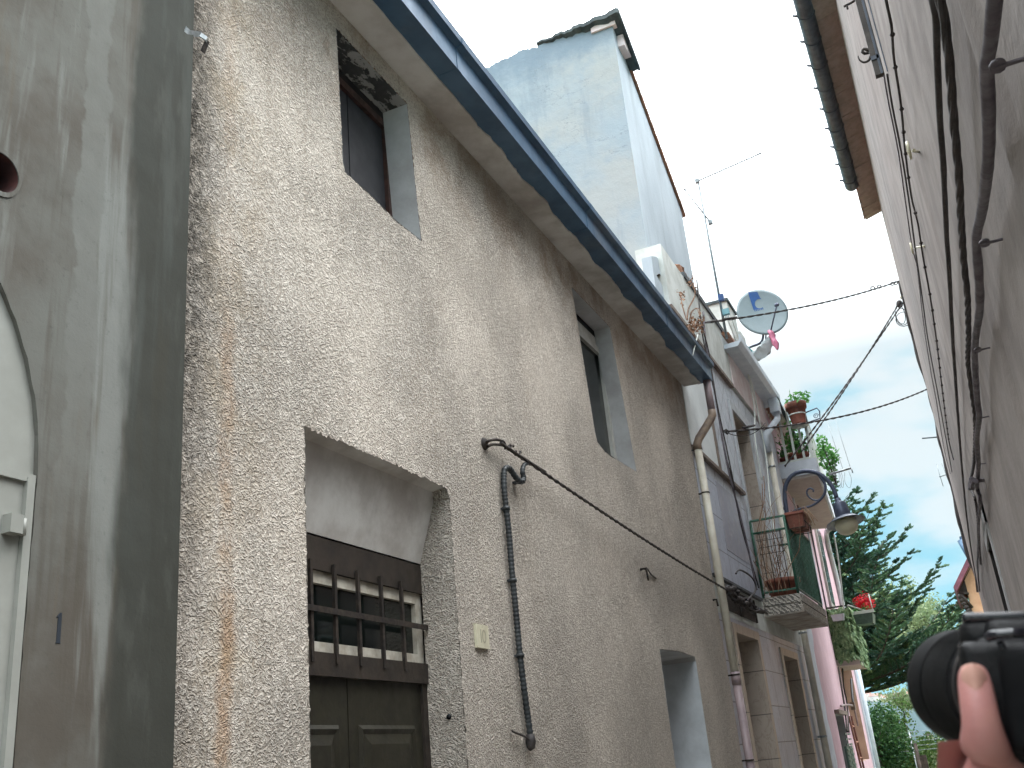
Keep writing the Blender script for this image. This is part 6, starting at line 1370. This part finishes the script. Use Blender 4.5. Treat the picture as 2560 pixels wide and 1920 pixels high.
for hh_, rf in ((.012, .955), (.013, 1.0), (.043, 1.0), (.044, .97)):
    for k in range(NR*2): a = math.pi*k/NR; rr_ = Rl*rf*(1.0 if k % 2 else .988); vs.append(lc+ax*hh_+(ua*math.cos(a)+qa*math.sin(a))*rr_)
mb.add(vs, [(i*NR*2+k, i*NR*2+(k+1) % (NR*2), (i+1)*NR*2+(k+1) % (NR*2), (i+1)*NR*2+k) for i in range(3) for k in range(NR*2)]); part('lens', mb, M['camrubber'], dsl)
mb = MB(); mb.lathe([(Rl*.96, .004), (Rl*.965, .0075)], lc, ax, 64); part('lens_ring', mb, M['camgloss'], dsl)
def cbox(mb, px0, py0, px_1, py_1, d0, d1, bev=.004):
    """a rounded block spanning the given view directions between two distances"""
    c = (H(px0, py0, d0)+H(px_1, py_1, d1))/2; hx = abs(px_1-px0)/2*px1; hy = abs(py_1-py0)/2*px1; hz = (d1-d0)/2
    bm = bmesh.new(); bmesh.ops.create_cube(bm, size=2); bmesh.ops.scale(bm, vec=(hx, hy, hz), verts=bm.verts)
    bmesh.ops.bevel(bm, geom=bm.edges[:], offset=min(bev, hx*.9, hy*.9, hz*.9), segments=3, affect='EDGES', profile=.6)
    bm.verts.index_update(); vs = [c+vr_*v.co.x+vu*v.co.y+vw*v.co.z for v in bm.verts]; mb.add(vs, [tuple(v.index for v in f.verts) for f in bm.faces], True); bm.free()
mb = MB(); cbox(mb, 2448, 1628, 2760, 1862, DD-.045, DD+.035, .006); cbox(mb, 2490, 1560, 2760, 1660, DD-.04, DD+.03, .007); part('body', mb, M['camblack'], dsl)
mb = MB(); cbox(mb, 2418, 1556, 2600, 1632, DD-.038, DD+.02, .008); cbox(mb, 2450, 1600, 2560, 1650, DD-.044, DD+.0, .006); part('prism_housing', mb, M['camblack'], dsl)
mb = MB(); cbox(mb, 2436, 1537, 2700, 1558, DD-.036, DD+.016, .004); fl = part('flash_cover', mb, M['camgloss'], dsl)
mb = MB(); mb.tube(resample([H(2466, 1594, DD-.052), H(2480, 1588, DD-.053), H(2500, 1586, DD-.054), H(2560, 1580, DD-.054)], .004), .0022, 8); mb.tube(resample([H(2498, 1602, DD-.05), H(2506, 1618, DD-.05), H(2518, 1640, DD-.05), H(2520, 1656, DD-.05), H(2524, 1740, DD-.05), H(2530, 1850, DD-.05)], .004), .0016, 6); part('trim_edge', mb, M['camgloss'], dsl)
mb = MB(); cbox(mb, 2540, 1650, 2700, 1850, DD-.054, DD-.04, .006); part('hand_grip', mb, M['camrubber'], dsl)
# focus switch plate with its pale print
cq = lc-vw*(Rl*.93)+vr_*.004
mb = MB(); cbox(mb, 2402, 1608, 2450, 1658, DD-.020, DD-.004, .003); part('focus_switch', mb, M['camgloss'], dsl)
mb = MB()
for k in range(4):
    x0 = 2410+k*8.5; c = H(x0, 1641-k*.6, DD-.0206); w_ = .0006
    for (u0, v0, u1, v1) in (((-1, -1.6, -1, 1.6), (1, -1.6, 1, 1.6), (-1, 1.6, 1, 1.6)), ((-1, -1.6, -1, 1.6), (-1, 1.6, 1, 1.6), (-1, 0, .6, 0)), ((0, -1.6, 0, 1.6), (-1, 1.6, 1, 1.6), (0, 0, .8, 0)), ((-1, -1.6, 0, 1.6), (1, -1.6, 0, 1.6), (-.5, -.3, .5, -.3)))[k]:
        a_ = c+vr_*u0*w_+vu*v0*w_; b_ = c+vr_*u1*w_+vu*v1*w_; mb.tube([a_, b_], .00022, 4)
part('print', mb, M['camprint'], dsl)
# ---- the hand: one continuous skinned surface
def skinned(name, verts, edges, radii, mat, parent=None, root=0, sub=2):
    me = bpy.data.meshes.new(name); me.from_pydata(verts, edges, []); o = bpy.data.objects.new(name, me); C.objects.link(o)
    sk = o.modifiers.new('skin', 'SKIN'); sk.branch_smoothing = .6; sk.use_smooth_shade = True
    for i, r_ in enumerate(radii):
        d = me.skin_vertices[0].data[i]; d.radius = (r_, r_) if not isinstance(r_, tuple) else r_; d.use_root = (i == root)
    sb_ = o.modifiers.new('sub', 'SUBSURF'); sb_.levels = sub; sb_.render_levels = sub
    bpy.context.view_layer.update(); dg = bpy.context.evaluated_depsgraph_get(); nm = bpy.data.meshes.new_from_object(o.evaluated_get(dg)); bpy.data.objects.remove(o)
    return nm
TD = DD-.058
V = []; E_ = []; Rd = []
def ch(pts, rs, start=None):
    prev = start
    for p, r_ in zip(pts, rs):
        V.append(p); Rd.append(r_); i = len(V)-1
        if prev is not None: E_.append((prev, i))
        prev = i
    return prev
k_ = px1
PALM = ch([H(2470, 1990, DD-.030)], [.030])
# wrist and forearm running down and to the right
ch([H(2560, 2120, DD-.02), H(2640, 2300, DD-.0), H(2760, 2600, DD+.02)], [.027, .028, .036], PALM)
KN = ch([H(2425, 1955, DD-.022)], [.031], PALM)
# thumb, upright on the near side of the lens barrel, leaving the side of the palm
ch([H(2462, 1890, DD-.050), H(2458, 1830, TD-.004), H(2446, 1766, TD-.003), H(2438, 1716, TD+.001), H(2433, 1684, TD+.004), H(2431, 1670, TD+.006)], [.0150, .0086, .0080, .0076, .0067, .0050], PALM)
# four fingers passing under the lens and curling up its far side
far = Rl
fl_ = ((-.006, .012, 1.0), (.014, .0, .98), (.034, -.006, .93), (.052, -.008, .8))
for i, (off, dz, ln) in enumerate(fl_):
    o0 = lc+ax*(.003+.007*i)
    under = -vu
    side = (vw-ax*vw.dot(ax)).normalized()
    b0 = V[KN].lerp(o0+under*(Rl+.016)-side*.01, .45)+vr_*(off*.5)
    p = [b0, o0+under*(Rl+.010)+side*.012, o0+under*(Rl+.007)*.82+side*(Rl+.008)*.6*ln, o0+under*(Rl+.007)*.30+side*(Rl+.008)*.97*ln, o0-under*(.006)+side*(Rl+.007)*ln]
    ch(p, [.0095, .0086, .0086, .0078, .0060], KN)
me = skinned('person', V, E_, Rd, M['skin']); me.materials.clear(); me.materials.append(M['skin'])
base = Vector(H(2470, 1990, DD)); me.transform(Matrix.Translation(-base))
for p in me.polygons: p.use_smooth = True
person = bpy.data.objects.new('person', me); C.objects.link(person); person.location = base; ORG[person.name] = base
person['label'] = "a person's bare left hand with upright thumb supporting the lens of the black camera"; person['category'] = 'person'
# thumbnail, seen from its back
tv = (H(2429, 1668, TD)-H(2440, 1730, TD)).normalized(); tn = -vw; ts = tv.cross(tn).normalized()
mb = MB(); vs = []; nu, nv = 9, 9; c0 = H(2434, 1692, TD-.0035)
for i in range(nv):
    v_ = -1+2*i/(nv-1)
    for j in range(nu):
        u_ = -1+2*j/(nu-1); wdt = .0049*(1-.16*v_*v_ if v_ > 0 else 1-.10*v_*v_); vs.append(c0+ts*u_*wdt*(math.sqrt(max(0, 1-max(0, v_)**4*.5)))+tv*v_*.0056*(1-.14*u_*u_)+tn*(.0040-.0042*u_*u_-.0012*max(0, v_)**2))
mb.add(vs, [(i*nu+j, i*nu+j+1, (i+1)*nu+j+1, (i+1)*nu+j) for i in range(nv-1) for j in range(nu-1)], True); part('thumbnail', mb, M['nail'], person)
a_, b_ = H(2630, 2280, DD+.0), H(2780, 2650, DD+.025)
mb = MB(); mb.tube([a_, a_.lerp(b_, .05), a_.lerp(b_, .5), b_], [.036, .040, .043, .048], 20); part('sleeve', mb, M['sleeve'], person)

#@@HAZE
mb = MB(); mb.box((-1400, -50, -75), (1400, 1950, 130))
hm = bpy.data.materials.new('haze_air'); hm.use_nodes = True; ht = hm.node_tree; ht.nodes.clear()
ho = ht.nodes.new('ShaderNodeOutputMaterial'); hv = ht.nodes.new('ShaderNodeVolumePrincipled'); hv.inputs['Color'].default_value = (.42, .74, 1, 1); hv.inputs['Density'].default_value = .00009; hv.inputs['Anisotropy'].default_value = .2
ht.links.new(hv.outputs[0], ho.inputs['Volume']); hz = struct('haze', mb, hm, 'stuff')
